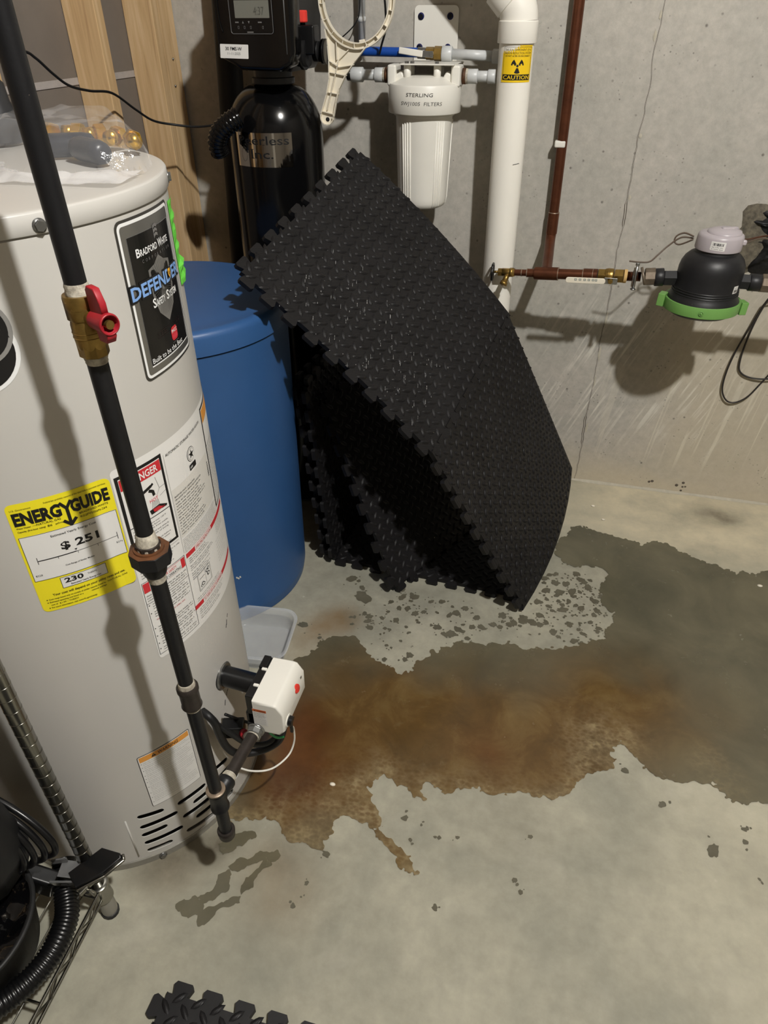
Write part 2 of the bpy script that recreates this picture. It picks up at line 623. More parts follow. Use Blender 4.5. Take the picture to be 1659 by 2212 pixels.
def rrect(x0, y0, x1, y1, r, n=4):
    o = []
    for cx, cy, a in ((x1 - r, y1 - r, 0), (x0 + r, y1 - r, 90), (x0 + r, y0 + r, 180), (x1 - r, y0 + r, 270)):
        for i in range(n + 1):
            t = math.radians(a + 90 * i / n)
            o.append((cx + r * math.cos(t), cy + r * math.sin(t)))
    return o

# ------------------------------------------------------------------ printing on surfaces
_TXT = {}
def text_mesh(s, bold):
    k = (s, bold)
    if k in _TXT:
        return _TXT[k]
    cu = bpy.data.curves.new('t', 'FONT')
    cu.body = s
    cu.size = 1.0
    cu.resolution_u = 2
    cu.offset = 0.018 * bold
    ob = bpy.data.objects.new('t', cu)
    COL.objects.link(ob)
    dg = bpy.context.evaluated_depsgraph_get()
    me = ob.evaluated_get(dg).to_mesh()
    v = [(p.co.x, p.co.y) for p in me.vertices]
    f = [tuple(p.vertices) for p in me.polygons]
    ob.evaluated_get(dg).to_mesh_clear()
    bpy.data.objects.remove(ob)
    bpy.data.curves.remove(cu)
    _TXT[k] = (v, f)
    return _TXT[k]

class Sheet:
    """a flat print laid on a surface: mapf(u, v, h) gives the 3-D point"""
    def __init__(s, mapf, du=0.008):
        s.f = mapf
        s.du = du
        s.mb = MB()
    def rect(s, u0, v0, u1, v1, m, h):
        n = max(1, int(abs(u1 - u0) / s.du + 0.999))
        vs, fs = [], []
        for i in range(n + 1):
            u = u0 + (u1 - u0) * i / n
            vs += [s.f(u, v0, h), s.f(u, v1, h)]
        for i in range(n):
            fs.append((2 * i, 2 * i + 2, 2 * i + 3, 2 * i + 1))
        s.mb.add(vs, fs, m)
    def frame(s, u0, v0, u1, v1, t, m, h):
        s.rect(u0, v0, u1, v0 + t, m, h)
        s.rect(u0, v1 - t, u1, v1, m, h)
        s.rect(u0, v0 + t, u0 + t, v1 - t, m, h)
        s.rect(u1 - t, v0 + t, u1, v1 - t, m, h)
    def rounded(s, u0, v0, u1, v1, r, m, h, thick=0.0):
        """rounded sheet, split in strips so it bends; thick gives it an edge"""
        us = sorted(set([u0 + r * (1 - math.cos(a)) for a in np.linspace(0, PI / 2, 5)] + [u1 - r * (1 - math.cos(a)) for a in np.linspace(0, PI / 2, 5)] + list(np.linspace(u0 + r, u1 - r, max(2, int((u1 - u0) / s.du))))))
        vs, fs = [], []
        for u in us:
            d = max(0, u0 + r - u, u - (u1 - r))
            k = r - math.sqrt(max(0, r * r - d * d))
            vs += [s.f(u, v0 + k, h), s.f(u, v1 - k, h)]
        for i in range(len(us) - 1):
            fs.append((2 * i, 2 * i + 2, 2 * i + 3, 2 * i + 1))
        s.mb.add(vs, fs, m)
    def poly(s, pts, m, h, fan=True):
        vs = [s.f(u, v, h) for u, v in pts]
        if fan:
            cu = sum(p[0] for p in pts) / len(pts)
            cv = sum(p[1] for p in pts) / len(pts)
            vs.append(s.f(cu, cv, h))
            n = len(pts)
            s.mb.add(vs, [(i, (i + 1) % n, n) for i in range(n)], m)
        else:
            s.mb.add(vs, [tuple(range(len(pts)))], m)
    def disc(s, u, v, r, m, h, n=16, sq=1.0):
        s.poly([(u + r * sq * math.cos(2 * PI * i / n), v + r * math.sin(2 * PI * i / n)) for i in range(n)], m, h)
    def line(s, u0, v0, u1, v1, t, m, h):
        d = Vector((u1 - u0, v1 - v0)); L = d.length; d /= L
        n = Vector((-d.y, d.x)) * t / 2
        k = max(1, int(L / s.du + 0.99))
        vs, fs = [], []
        for i in range(k + 1):
            p = Vector((u0, v0)) + d * L * i / k
            vs += [s.f(p.x - n.x, p.y - n.y, h), s.f(p.x + n.x, p.y + n.y, h)]
        for i in range(k):
            fs.append((2 * i, 2 * i + 2, 2 * i + 3, 2 * i + 1))
        s.mb.add(vs, fs, m)
    def text(s, t, u, v, hgt, m, h, width=None, align='L', bold=0, shear=0.0, rot=0.0):
        """baseline at v; hgt = capital height; width squeezes the line to that width"""
        vv, ff = text_mesh(t, bold)
        if not vv:
            return
        x0 = min(p[0] for p in vv); x1 = max(p[0] for p in vv)
        sy = hgt / 0.73
        sx = sy if width is None else width / max(1e-6, x1 - x0)
        W = (x1 - x0) * sx
        off = {'L': 0, 'C': -W / 2, 'R': -W}[align]
        cr, sr = math.cos(rot), math.sin(rot)
        vs = []
        for (x, y) in vv:
            a = (x - x0) * sx + off + y * sy * shear
            b = y * sy
            vs.append(s.f(u + a * cr - b * sr, v + a * sr + b * cr, h))
        s.mb.add(vs, ff, m)
    def lines(s, u0, v1, u1, n, pitch, hgt, m, h, ragged=0.25, bullet=False):
        """unreadably small body text: rows of word-long dashes"""
        for i in range(n):
            v = v1 - i * pitch
            end = u1 - (random.random() * ragged * (u1 - u0) if random.random() < 0.6 else 0)
            x = u0
            while x < end:
                # a word: small upright strokes, as letters look when too small to read
                e = min(x + hgt * random.uniform(1.2, 5.0), end)
                while x < e:
                    q = hgt * random.uniform(.30, .55)
                    lo = v - hgt * random.choice((1.0, 1.0, 1.0, .85))
                    s.rect(x, lo, x + q * .45, v - hgt * random.choice((0, .3, .3)), m, h)
                    s.rect(x, lo, x + q * 1.15, lo + hgt * .22, m, h)
                    x += q * 1.6
                x += hgt * 0.7
    def build(s, name, parent):
        o = s.mb.build(name, None, parent)
        return o

def cyl_map(cx, cy, r, th0, z0):
    """u runs along the circumference (to the right seen from outside), v is up"""
    def f(u, v, h):
        a = math.radians(th0) + u / r
        return Vector((cx + (r + h) * math.cos(a), cy + (r + h) * math.sin(a), z0 + v))
    return f

def plane_map(o, U, V):
    o, U, V = Vector(o), Vector(U).normalized(), Vector(V).normalized()
    N = U.cross(V)
    return lambda u, v, h: o + U * u + V * v + N * h

# ================================================================== SETTING
WALL_Y = 2.292
def smooth_noise(x, y, scale, seed):
    """value noise on arrays"""
    g = np.random.default_rng(seed).random((256, 256)) * 2 - 1
    fx, fy = x * scale + 1000.3, y * scale + 1000.7
    ix, iy = np.floor(fx).astype(int), np.floor(fy).astype(int)
    tx, ty = fx - ix, fy - iy
    tx = tx * tx * (3 - 2 * tx); ty = ty * ty * (3 - 2 * ty)
    a = g[ix % 256, iy % 256]; b = g[(ix + 1) % 256, iy % 256]
    c = g[ix % 256, (iy + 1) % 256]; d = g[(ix + 1) % 256, (iy + 1) % 256]
    return (a * (1 - tx) + b * tx) * (1 - ty) + (c * (1 - tx) + d * tx) * ty

def gauss(X, Y, lst):
    o = np.zeros_like(X)
    for (x, y, r, k) in lst:
        o += k * np.exp(-((X - x) ** 2 + (Y - y) ** 2) / (2 * r * r))
    return o

def add_attr(me, name, vals):
    a = me.attributes.new(name, 'FLOAT', 'POINT')
    a.data.foreach_set('value', np.asarray(vals, dtype=np.float32))

def grid_mesh(name, xs, ys, z=0.0):
    X, Y = np.meshgrid(xs, ys, indexing='ij')
    n, m = len(xs), len(ys)
    v = np.stack([X.ravel(), Y.ravel(), np.full(X.size, z)], 1)
    i, j = np.meshgrid(np.arange(n - 1), np.arange(m - 1), indexing='ij')
    a = (i * m + j).ravel()
    f = np.stack([a, a + m, a + m + 1, a + 1], 1)
    me = bpy.data.meshes.new(name)
    me.from_pydata(v.tolist(), [], f.tolist())
    return me, X.ravel(), Y.ravel()

xs = np.concatenate([np.linspace(-2.6, -1.25, 6), np.arange(-1.22, 1.2, 0.02), np.linspace(1.25, 3.4, 8)])
ys = np.concatenate([np.linspace(-2.6, 0.1, 8), np.arange(0.14, 2.30, 0.02), [2.32]])
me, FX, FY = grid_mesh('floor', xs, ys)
wob = 1 + 0.35 * smooth_noise(FX, FY, 9, 3) + 0.2 * smooth_noise(FX, FY, 25, 4)
tan = gauss(FX, FY, [(-0.480, 1.372, 0.035, 0.95), (-0.52, 1.33, 0.04, 0.5), (-0.545, 1.25, 0.055, 0.55), (-0.371, 0.605, 0.05, 0.45), (-0.40, 0.66, 0.04, 0.35),
                     (-0.62, 0.615, 0.05, 0.35), (0.02, 1.30, 0.05, 0.1)]) * wob
damp = gauss(FX, FY, [(-0.60, 0.63, 0.045, 0.75), (-0.53, 0.68, 0.035, 0.7), (-0.655, 0.585, 0.03, 0.6), (-0.385, 0.70, 0.035, 0.6), (-0.36, 0.63, 0.05, 0.28), (-0.46, 1.385, 0.022, 0.5),
                      (0.05, 0.87, 0.06, 0.18), (0.10, 0.93, 0.05, 0.15), (0.61, 2.18, 0.045, 0.5), (0.66, 2.165, 0.03, 0.5)]) * wob
add_attr(me, 'tan', np.clip(tan, 0, 1))
pale_zone = np.clip((FY - 1.80) / 0.22, 0, 1) * np.clip((FX + 0.05) / 0.35, 0, 1) + 0.35 * np.clip((FX - 0.25) / 0.5, 0, 1) * np.clip((1.3 - FY) / 0.3, 0, 1)  # paler floor along the back wall and at the front right
add_attr(me, 'pale_zone', np.clip(pale_zone * (1 + 0.25 * smooth_noise(FX, FY, 6, 12)), 0, 1))
add_attr(me, 'damp', np.clip(damp, 0, 1))
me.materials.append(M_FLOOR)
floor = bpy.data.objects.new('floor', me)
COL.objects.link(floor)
floor['kind'] = 'structure'

def structure(o):
    o['kind'] = 'structure'
    return o

b = MB(); b.box((0.55, WALL_Y + 0.1, 1.53), (4.4, 0.2, 3.06), M_WALL)
wall_back = structure(b.build('wall_back'))
# form seam with a ragged crack
b = MB()
vs, fs = [], []
N = 150
for i in range(N + 1):
    z = 1.62 * i / N
    wdt = 0.0011 + 0.0016 * max(0, smooth_noise(np.array([z]), np.array([0.3]), 9, 5)[0]) + (0.0022 if 0.16 < z < 0.27 or 0.9 < z < 0.97 else 0)
    x = 0.1465 + 0.004 * smooth_noise(np.array([z]), np.array([0.1]), 14, 6)[0] + 0.002 * smooth_noise(np.array([z]), np.array([0.1]), 60, 7)[0]
    vs += [(x - wdt, WALL_Y - 0.0006, z), (x, WALL_Y + 0.0004, z), (x + wdt, WALL_Y - 0.0006, z)]
for i in range(N):
    fs += [(3 * i, 3 * i + 1, 3 * i + 4, 3 * i + 3), (3 * i + 1, 3 * i + 2, 3 * i + 5, 3 * i + 4)]
b.add(vs, fs, M_CRACK)
o = b.build('crack', None, wall_back)
# pale spalls along the seam
b = MB()
for (z, dx, l) in ((1.415, -0.004, 0.022), (1.37, -0.008, 0.03), (1.14, 0.003, 0.012), (0.98, 0.005, 0.016), (0.62, 0.004, 0.05), (0.50, 0.003, 0.06), (0.40, 0.004, 0.05), (0.22, 0.006, 0.05)):
    ring = []
    for k in range(10):
        a = 2 * PI * k / 10
        ring.append((0.147 + dx + 0.004 * math.cos(a) * random.uniform(0.6, 1.3), WALL_Y - 0.001, z + l / 2 * math.sin(a) * random.uniform(0.7, 1.2)))
    ring.append((0.147 + dx, WALL_Y - 0.0018, z))
    b.add(ring, [(k, (k + 1) % 10, 10) for k in range(10)], M_CRACKP)
b.build('spall', None, wall_back)
# ragged mortar bead where the wall meets the slab
b = MB()
vs, fs = [], []
xx = np.linspace(-1.2, 1.4, 220)
for x in xx:
    d = 0.006 + 0.004 * smooth_noise(np.array([x]), np.array([0.5]), 12, 8)[0] + 0.002 * smooth_noise(np.array([x]), np.array([0.5]), 50, 9)[0]
    vs += [(x, WALL_Y - 0.0005, 0.004 + d * 0.4), (x, WALL_Y - d * 0.7, 0.003), (x, WALL_Y - d - 0.004, 0.0004)]
for i in range(len(xx) - 1):
    for k in (0, 1):
        fs.append((3 * i + k, 3 * i + 3 + k, 3 * i + 4 + k, 3 * i + 1 + k))
b.add(vs, fs, M_CRACKP, True)
b.build('mortar_bead', None, wall_back)
# dark pits at the foot of the wall
b = MB()
for (x, z) in ((0.50, 0.032), (0.52, 0.045), (0.521, 0.028), (0.519, 0.012), (0.53, 0.03), (0.415, 0.036), (0.405, 0.032)):
    rr_ = random.uniform(.5, 1.0)
    b.lathe([(0.0005, 0.0008), (0.004 * rr_, 0.0005), (0.0062 * rr_, 0.0)], (x, WALL_Y - 0.0002, z), (0, -1, 0), 9, M_CRACK)
b.build('pit', None, wall_back)

M_DIM = mat('dim_basement_wall', (112, 106, 98), 0.9)
# left partition: drywall seen from behind, 2x4 studs, a sole plate
PX = -1.222                                   # room-side plane of the studs
b = MB(); b.box((PX - 0.093 - 0.0065, 0.2, 1.53), (0.013, 4.2, 3.06), M_DRY)
wall_left = structure(b.build('wall_left'))
b = MB()
b.box((PX - 0.0925, 0.2, 1.278), (0.0016, 4.17, 0.014), M_SEAM)
b.box((PX - 0.0915, 0.2, 1.271), (0.002, 4.17, 0.004), M_SEAM)
b.build('drywall_joint', None, wall_left)
def stud(y0, y1, x0=PX - 0.092, x1=PX, z0=0.039):
    q = MB()
    q.box(((x0 + x1) / 2, (y0 + y1) / 2, (z0 + 3.02) / 2), (x1 - x0, y1 - y0, 3.02 - z0), M_WOOD, bevel=0.003, seg=1)
    return q.build('stud', None, wall_left)
for y in (0.17, 0.60, 1.03, 1.453, 1.883):
    stud(y, y + 0.038)
stud(2.162, 2.2)
stud(2.2035, 2.2885, PX - 0.041, PX - 0.003)
q = MB(); q.box((PX - 0.0465, 0.2, 0.019), (0.092, 4.17, 0.036), M_WOOD, bevel=0.002, seg=1)
q.build('sole_plate', None, wall_left)
q = MB()
for (x, y, z) in ((PX + 0.0005, 2.243, 1.31), (PX + 0.0005, 2.233, 1.242)):
    q.cyl((x - 0.004, y, z), (x, y, z), 0.003, M_STEEL, 10)
q.build('screw_head', None, wall_left)

b = MB(); b.box((0.55, -0.2, 3.09), (4.4, 5.2, 0.06), mat('joist_ceiling', (120, 110, 96), 0.9))
structure(b.build('ceiling'))
b = MB(); b.box((2.75, -0.2, 1.53), (0.1, 5.2, 3.06), M_DIM)
structure(b.build('wall_right'))
b = MB(); b.box((0.55, -2.65, 1.53), (4.4, 0.1, 3.06), M_DIM)
structure(b.build('wall_front'))

# ================================================================== WATER
PUD = [(-0.545,0.722),(-0.60,0.79),(-0.62,0.95),(-0.605,1.09),(-0.575,1.165),(-0.549,1.197),(-0.517,1.24),(-0.516,1.276),(-0.482,1.297),(-0.434,1.317),(-0.41,1.303),(-0.393,1.28),(-0.365,1.261),(-0.342,1.249),(-0.32,1.238),(-0.292,1.228),(-0.266,1.215),(-0.249,1.231),(-0.242,1.258),(-0.232,1.269),(-0.223,1.288),(-0.212,1.3),(-0.207,1.318),(-0.189,1.314),(-0.18,1.331),(-0.156,1.344),(-0.145,1.357),(-0.121,1.367),(-0.065,1.377),(0.01,1.394),(0.061,1.391),(0.116,1.409),(0.159,1.423),(0.196,1.438),(0.233,1.465),(0.258,1.499),(0.281,1.552),(0.278,1.59),(0.245,1.612),(0.245,1.653),(0.238,1.693),(0.252,1.741),(0.27,1.768),(0.231,1.792),(0.195,1.795),(0.16,1.774),(0.124,1.777),(0.092,1.841),(0.103,1.907),(0.125,1.938),(0.146,1.983),(0.183,2.006),(0.207,1.985),(0.245,1.981),(0.289,1.967),(0.348,1.956),(0.369,1.936),(0.393,1.972),(0.429,1.971),(0.464,1.955),(0.505,1.925),(0.545,1.907),(0.592,1.895),(0.63,1.87),(0.655,1.86),(0.678,1.875),(0.704,1.873),(0.721,1.893),(0.748,1.906),(0.83,1.909),(0.894,1.735),(0.854,1.43),(0.74,1.085),(0.637,1.036),(0.6,1.047),(0.583,1.048),(0.553,1.043),(0.535,1.046),(0.521,1.052),(0.504,1.071),(0.48,1.075),(0.449,1.067),(0.434,1.06),(0.399,1.059),(0.379,1.058),(0.364,1.066),(0.35,1.081),(0.335,1.096),(0.32,1.112),(0.294,1.132),(0.273,1.123),(0.272,1.1),(0.277,1.082),(0.256,1.057),(0.231,1.036),(0.21,1.021),(0.185,0.991),(0.171,0.975),(0.146,0.951),(0.131,0.953),(0.096,0.947),(0.066,0.941),(0.011,0.928),(-0.023,0.932),(-0.062,0.921),(-0.083,0.904),(-0.11,0.916),(-0.144,0.924),(-0.149,0.911),(-0.14,0.881),(-0.17,0.877),(-0.184,0.89),(-0.218,0.909),(-0.237,0.913),(-0.245,0.902),(-0.252,0.888),(-0.248,0.874),(-0.265,0.873),(-0.244,0.85),(-0.218,0.816),(-0.206,0.792),(-0.207,0.78),(-0.182,0.774),(-0.147,0.753),(-0.124,0.734),(-0.122,0.717),(-0.129,0.702),(-0.162,0.72),(-0.186,0.747),(-0.208,0.763),(-0.226,0.778),(-0.244,0.785),(-0.259,0.793),(-0.284,0.795),(-0.305,0.788),(-0.312,0.772),(-0.309,0.754),(-0.32,0.732),(-0.324,0.71),(-0.338,0.705),(-0.36,0.715),(-0.388,0.711),(-0.414,0.726),(-0.433,0.748),(-0.484,0.743)]
DRIPS = [[(-0.491,0.625),(-0.48,0.613),(-0.479,0.59),(-0.49,0.569),(-0.51,0.55),(-0.508,0.546),(-0.511,0.532),(-0.541,0.522),(-0.568,0.535),(-0.555,0.55),(-0.518,0.566),(-0.504,0.588),(-0.508,0.611)], [(-0.508,0.513),(-0.511,0.532),(-0.497,0.553),(-0.47,0.569),(-0.451,0.583),(-0.45,0.602),(-0.448,0.621),(-0.439,0.648),(-0.425,0.676),(-0.41,0.69),(-0.4,0.678),(-0.412,0.655),(-0.426,0.627),(-0.43,0.602),(-0.442,0.595),(-0.446,0.571),(-0.471,0.551),(-0.483,0.535),(-0.493,0.515)], [(-0.495,0.634),(-0.485,0.646),(-0.456,0.664),(-0.446,0.676),(-0.419,0.685),(-0.407,0.681),(-0.429,0.66),(-0.448,0.644),(-0.479,0.623)], [(-0.539,0.673),(-0.515,0.69),(-0.5,0.704),(-0.478,0.715),(-0.464,0.708),(-0.477,0.689),(-0.497,0.674),(-0.505,0.656),(-0.517,0.648),(-0.53,0.655)]]
SPAT = [(0.375,0.994,0.0092),(0.471,0.911,0.0135),(0.541,0.977,0.0059),(0.548,0.981,0.005),(0.539,0.947,0.0078),(0.099,0.848,0.0059),(0.077,0.748,0.0065),(0.09,0.727,0.0064),(-0.309,0.706,0.0077),(-0.34,0.591,0.0064),(-0.328,0.64,0.0047),(-0.33,0.611,0.0027),(-0.069,0.656,0.0063),(-0.05,0.808,0.0049),(-0.088,0.798,0.0049),(-0.168,0.823,0.008),(-0.13,0.817,0.004),(-0.146,0.778,0.0049),(0.298,1.062,0.0085),(0.554,0.871,0.0037),(-0.102,1.1,0.0),(-0.447,1.478,0.0249),(-0.461,1.517,0.0099),(-0.581,1.325,0.0146),(-0.408,1.403,0.0121),(-0.406,1.384,0.0106),(-0.395,1.36,0.0119),(-0.423,1.413,0.0081),(-0.37,1.407,0.008),(-0.329,1.407,0.0107),(-0.331,1.458,0.0095),(-0.359,1.435,0.0068),(-0.307,1.462,0.0109),(-0.351,1.368,0.0079),(-0.316,1.3,0.0051),(-0.261,1.287,0.0113),(-0.27,1.268,0.0088),(-0.324,1.254,0.0088),(-0.281,1.449,0.0121),(-0.258,1.461,0.0095),(-0.245,1.509,0.0082),(-0.214,1.516,0.011),(-0.184,1.464,0.0094),(-0.166,1.478,0.0135),(-0.143,1.504,0.0122),(-0.104,1.474,0.0107),(-0.112,1.434,0.0119),(-0.086,1.44,0.0119),(-0.208,1.409,0.0132),(-0.183,1.387,0.0104),(-0.298,1.516,0.0125),(-0.332,1.507,0.0125),(-0.36,1.479,0.0096),(-0.339,1.537,0.0084),(-0.307,1.524,0.0083),(-0.134,1.409,0.0078),(-0.056,1.457,0.0119),(-0.035,1.453,0.0105),(-0.011,1.469,0.0119),(-0.165,1.392,0.0182),(-0.149,1.415,0.0118),(-0.118,1.386,0.009),(-0.034,1.501,0.0134),(0.001,1.481,0.0119),(-0.503,1.55,0.0172),(-0.479,1.545,0.0086),(0.026,1.497,0.0186),(0.053,1.494,0.0159),(0.07,1.528,0.0121),(-0.52,1.288,0.0065),(0.108,1.682,0.0128),(0.138,1.686,0.0142),(0.18,1.718,0.0128),(0.193,1.708,0.0114),(0.121,1.642,0.0167),(0.157,1.652,0.0139),(0.082,1.643,0.014),(0.134,1.567,0.0135),(0.186,1.587,0.0122),(0.225,1.627,0.0124),(0.232,1.588,0.0122),(0.091,1.504,0.0093),(0.156,1.511,0.0106),(0.112,1.471,0.0131),(0.073,1.49,0.0119),(0.204,1.685,0.0141),(0.168,1.742,0.0144),(0.233,1.502,0.0078),(0.195,1.483,0.0091),(0.171,1.449,0.0116),(0.093,1.573,0.0095),(0.059,1.585,0.011),(0.072,1.695,0.0129),(0.213,1.535,0.0093)]

def sdf(P, X, Y):
    P = np.array(P)
    A, B = P, np.roll(P, -1, 0)
    best = np.full(X.shape, 1e9)
    ins = np.zeros(X.shape, bool)
    for (ax, ay), (bx, by) in zip(A, B):
        dx, dy = bx - ax, by - ay
        t = np.clip(((X - ax) * dx + (Y - ay) * dy) / (dx * dx + dy * dy + 1e-12), 0, 1)
        best = np.minimum(best, (X - ax - t * dx) ** 2 + (Y - ay - t * dy) ** 2)
        c = (ay > Y) != (by > Y)
        ins ^= c & (X < (bx - ax) * (Y - ay) / (by - ay + 1e-15) + ax)
    d = np.sqrt(best)
    return np.where(ins, -d, d)

def film(name, P, step, z, jag, attrs=None):
    """thin sheet of water: the outline P with a ragged rim, clipped out of a grid"""
    P = np.array(P)
    xs = np.arange(P[:, 0].min() - 0.03, P[:, 0].max() + 0.03, step)
    ys = np.arange(P[:, 1].min() - 0.03, P[:, 1].max() + 0.03, step)
    X, Y = np.meshgrid(xs, ys, indexing='ij')
    D = sdf(P, X, Y)
    F = D + jag * (0.8 * smooth_noise(X, Y, 22, 20) + smooth_noise(X, Y, 55, 21) + 0.8 * smooth_noise(X, Y, 120, 22) + 0.6 * smooth_noise(X, Y, 230, 23))
    n, m = X.shape
    ids = {}
    verts, faces, dv = [], [], []
    def vert(k, x, y, d):
        if k not in ids:
            ids[k] = len(verts)
            verts.append((x, y, z))
            dv.append(d)
        return ids[k]
    inside = F < 0
    cell = inside[:-1, :-1].astype(int) + inside[1:, :-1] + inside[1:, 1:] + inside[:-1, 1:]
    for i, j in zip(*np.nonzero(cell)):
        cs = ((i, j), (i + 1, j), (i + 1, j + 1), (i, j + 1))
        if cell[i, j] == 4:
            faces.append([vert(c, X[c], Y[c], D[c]) for c in cs])
            continue
        poly = []
        for a in range(4):
            p, q = cs[a], cs[(a + 1) % 4]
            if F[p] < 0:
                poly.append(vert(p, X[p], Y[p], D[p]))
            if (F[p] < 0) != (F[q] < 0):
                t = F[p] / (F[p] - F[q])
                k = (min(p, q), max(p, q))
                poly.append(vert(k, X[p] + t * (X[q] - X[p]), Y[p] + t * (Y[q] - Y[p]), 0.0))
        if len(poly) > 2:
            faces.append(poly)
    me = bpy.data.meshes.new(name)
    me.from_pydata(verts, [], faces)
    V = np.array(verts)
    x, y, d = V[:, 0], V[:, 1], -np.array(dv)
    for k, fn in (attrs or {}).items():
        add_attr(me, k, np.clip(fn(x, y, d), 0, 1))
    me.materials.append(M_PUD)
    for p in me.polygons:
        p.use_smooth = True
    o = bpy.data.objects.new(name, me)
    COL.objects.link(o)
    return o

def rust_f(x, y, d):
    v = gauss(x, y, [(-0.42, 0.85, 0.13, 0.9), (-0.22, 1.03, 0.15, 0.85), (0.0, 1.06, 0.15, 0.8), (-0.36, 1.10, 0.12, 0.7), (0.17, 1.05, 0.10, 0.55), (0.20, 1.25, 0.12, 0.35), (-0.1, 0.92, 0.08, 0.5), (-0.17, 0.76, 0.06, 1.0), (0.30, 1.28, 0.12, 0.45), (0.45, 1.25, 0.12, 0.3)])
    v = v * (1 + 0.35 * smooth_noise(x, y, 12, 31))
    return v
def deep_f(x, y, d):
    v = gauss(x, y, [(-0.455, 0.93, 0.055, 0.8), (-0.435, 0.83, 0.05, 0.85), (-0.47, 1.02, 0.05, 0.55), (-0.02, 1.03, 0.05, 0.5), (-0.35, 0.93, 0.06, 0.35)])
    return v * (1 + 0.5 * smooth_noise(x, y, 18, 32))
def pale_f(x, y, d):
    rim = np.exp(-np.maximum(d, 0) / 0.028) * np.clip((1.12 - y) / 0.12, 0, 1) * np.clip((0.36 - x) / 0.1, 0.15, 1)
    v = rim + gauss(x, y, [(0.235, 1.125, 0.045, 1.0), (0.275, 1.13, 0.05, 0.7), (0.215, 1.06, 0.03, 0.6), (-0.165, 0.74, 0.05, 0.9), (-0.20, 0.80, 0.05, 0.7), (-0.30, 0.80, 0.06, 0.6), (-0.25, 0.88, 0.05, 0.45), (0.48, 1.14, 0.025, 0.7), (0.52, 1.08, 0.03, 0.5), (-0.43, 0.80, 0.03, 0.3)])
    v = v * (1 + 0.4 * smooth_noise(x, y, 30, 33))
    return v
pud = film('puddle', PUD, 0.004, 0.0016, 0.0068, {'rust': rust_f, 'deep': deep_f, 'pale': pale_f})
tag(pud, 'wide rust brown puddle spread across the concrete floor', 'puddle')
zero = {'rust': lambda x, y, d: gauss(x, y, [(-0.45, 0.66, 0.1, 0.1)]), 'deep': lambda x, y, d: x * 0, 'pale': lambda x, y, d: x * 0}
for P, lab in zip(DRIPS, ('leftmost grey wet trickle on the floor, broad rounded tip', 'long thin wet trickle running to the puddle from near the shelf foot',
                          'short wet patch between the two long trickles on the floor', 'wet patch on the floor directly below the capped gas pipe end')):
    o = film('water_trickle', P, 0.0035, 0.0010 + 0.0003 * DRIPS.index(P), 0.0032, zero)
    tag(o, lab, 'puddle', 'wet trickles below the gas pipe')

# splashed drops: ragged little blots, more than anyone would count
b = MB()
def blot(x, y, r, z=None):
    z = random.uniform(0.0005, 0.0013)
    n = max(9, min(22, int(10 + r * 700)))
    st = random.uniform(1.0, 1.5)
    a0 = random.uniform(0, PI)
    vs = []
    for k in range(n):
        a = 2 * PI * k / n
        rr = r * random.uniform(0.72, 1.12) * (1.25 if random.random() < 0.12 else 1)
        px, py = rr * math.cos(a) * st, rr * math.sin(a)
        vs.append((x + px * math.cos(a0) - py * math.sin(a0), y + px * math.sin(a0) + py * math.cos(a0), z))
    vs.append((x, y, z))
    b.add(vs, [(k, (k + 1) % n, n) for k in range(n)], M_SPLASH)
for (x, y, r) in SPAT:
    if r > 0:
        blot(x, y, r * 0.85)
        for k in range(2 if y > 1.2 else 1):
            a = random.uniform(0, 2 * PI); q = r * random.uniform(1.2, 2.6)
            blot(x + q * math.cos(a), y + q * math.sin(a), random.uniform(0.0012, 0.0032))
for k in range(240):                                  # speckle fringe in the dry island and by the mats
    t = random.random()
    if t < 0.65:
        x, y = random.uniform(0.07, 0.26), random.uniform(1.44, 1.73)
        r = random.choice((0.002, 0.003, 0.004, 0.007))
    else:
        x, y = random.uniform(-0.46, 0.05), random.uniform(1.30, 1.52)
        r = random.choice((0.0015, 0.002, 0.003, 0.005))
    blot(x, y, r)
o = b.build('water_spatter')
o['kind'] = 'stuff'
tag(o, 'small splashed water drops scattered on the dry concrete around the puddle', 'water drops')

# pale paint chips and grit stuck to the floor
for (x, y, r, lab) in ((-0.345, 0.862, 0.006, 'cream crumb lying in the brown water beside the gas pipe end'), (0.249, 2.055, 0.0055, 'white crumb on the dry floor above the puddle, lower one'),
                       (0.214, 2.13, 0.0065, 'white crumb on the dry floor nearest the back wall'), (0.71, 1.82, 0.007, 'cream crumb at the right end of the puddle')):
    q = MB()
    q.lathe([(r, 0.0), (r * 0.9, r * 0.35), (r * 0.3, r * 0.6)], (x, y, 0.0012), (0, 0, 1), 9, M_CREAM, True, squash=(1.2, 0.8))
    tag(q.build('crumb'), lab, 'debris')

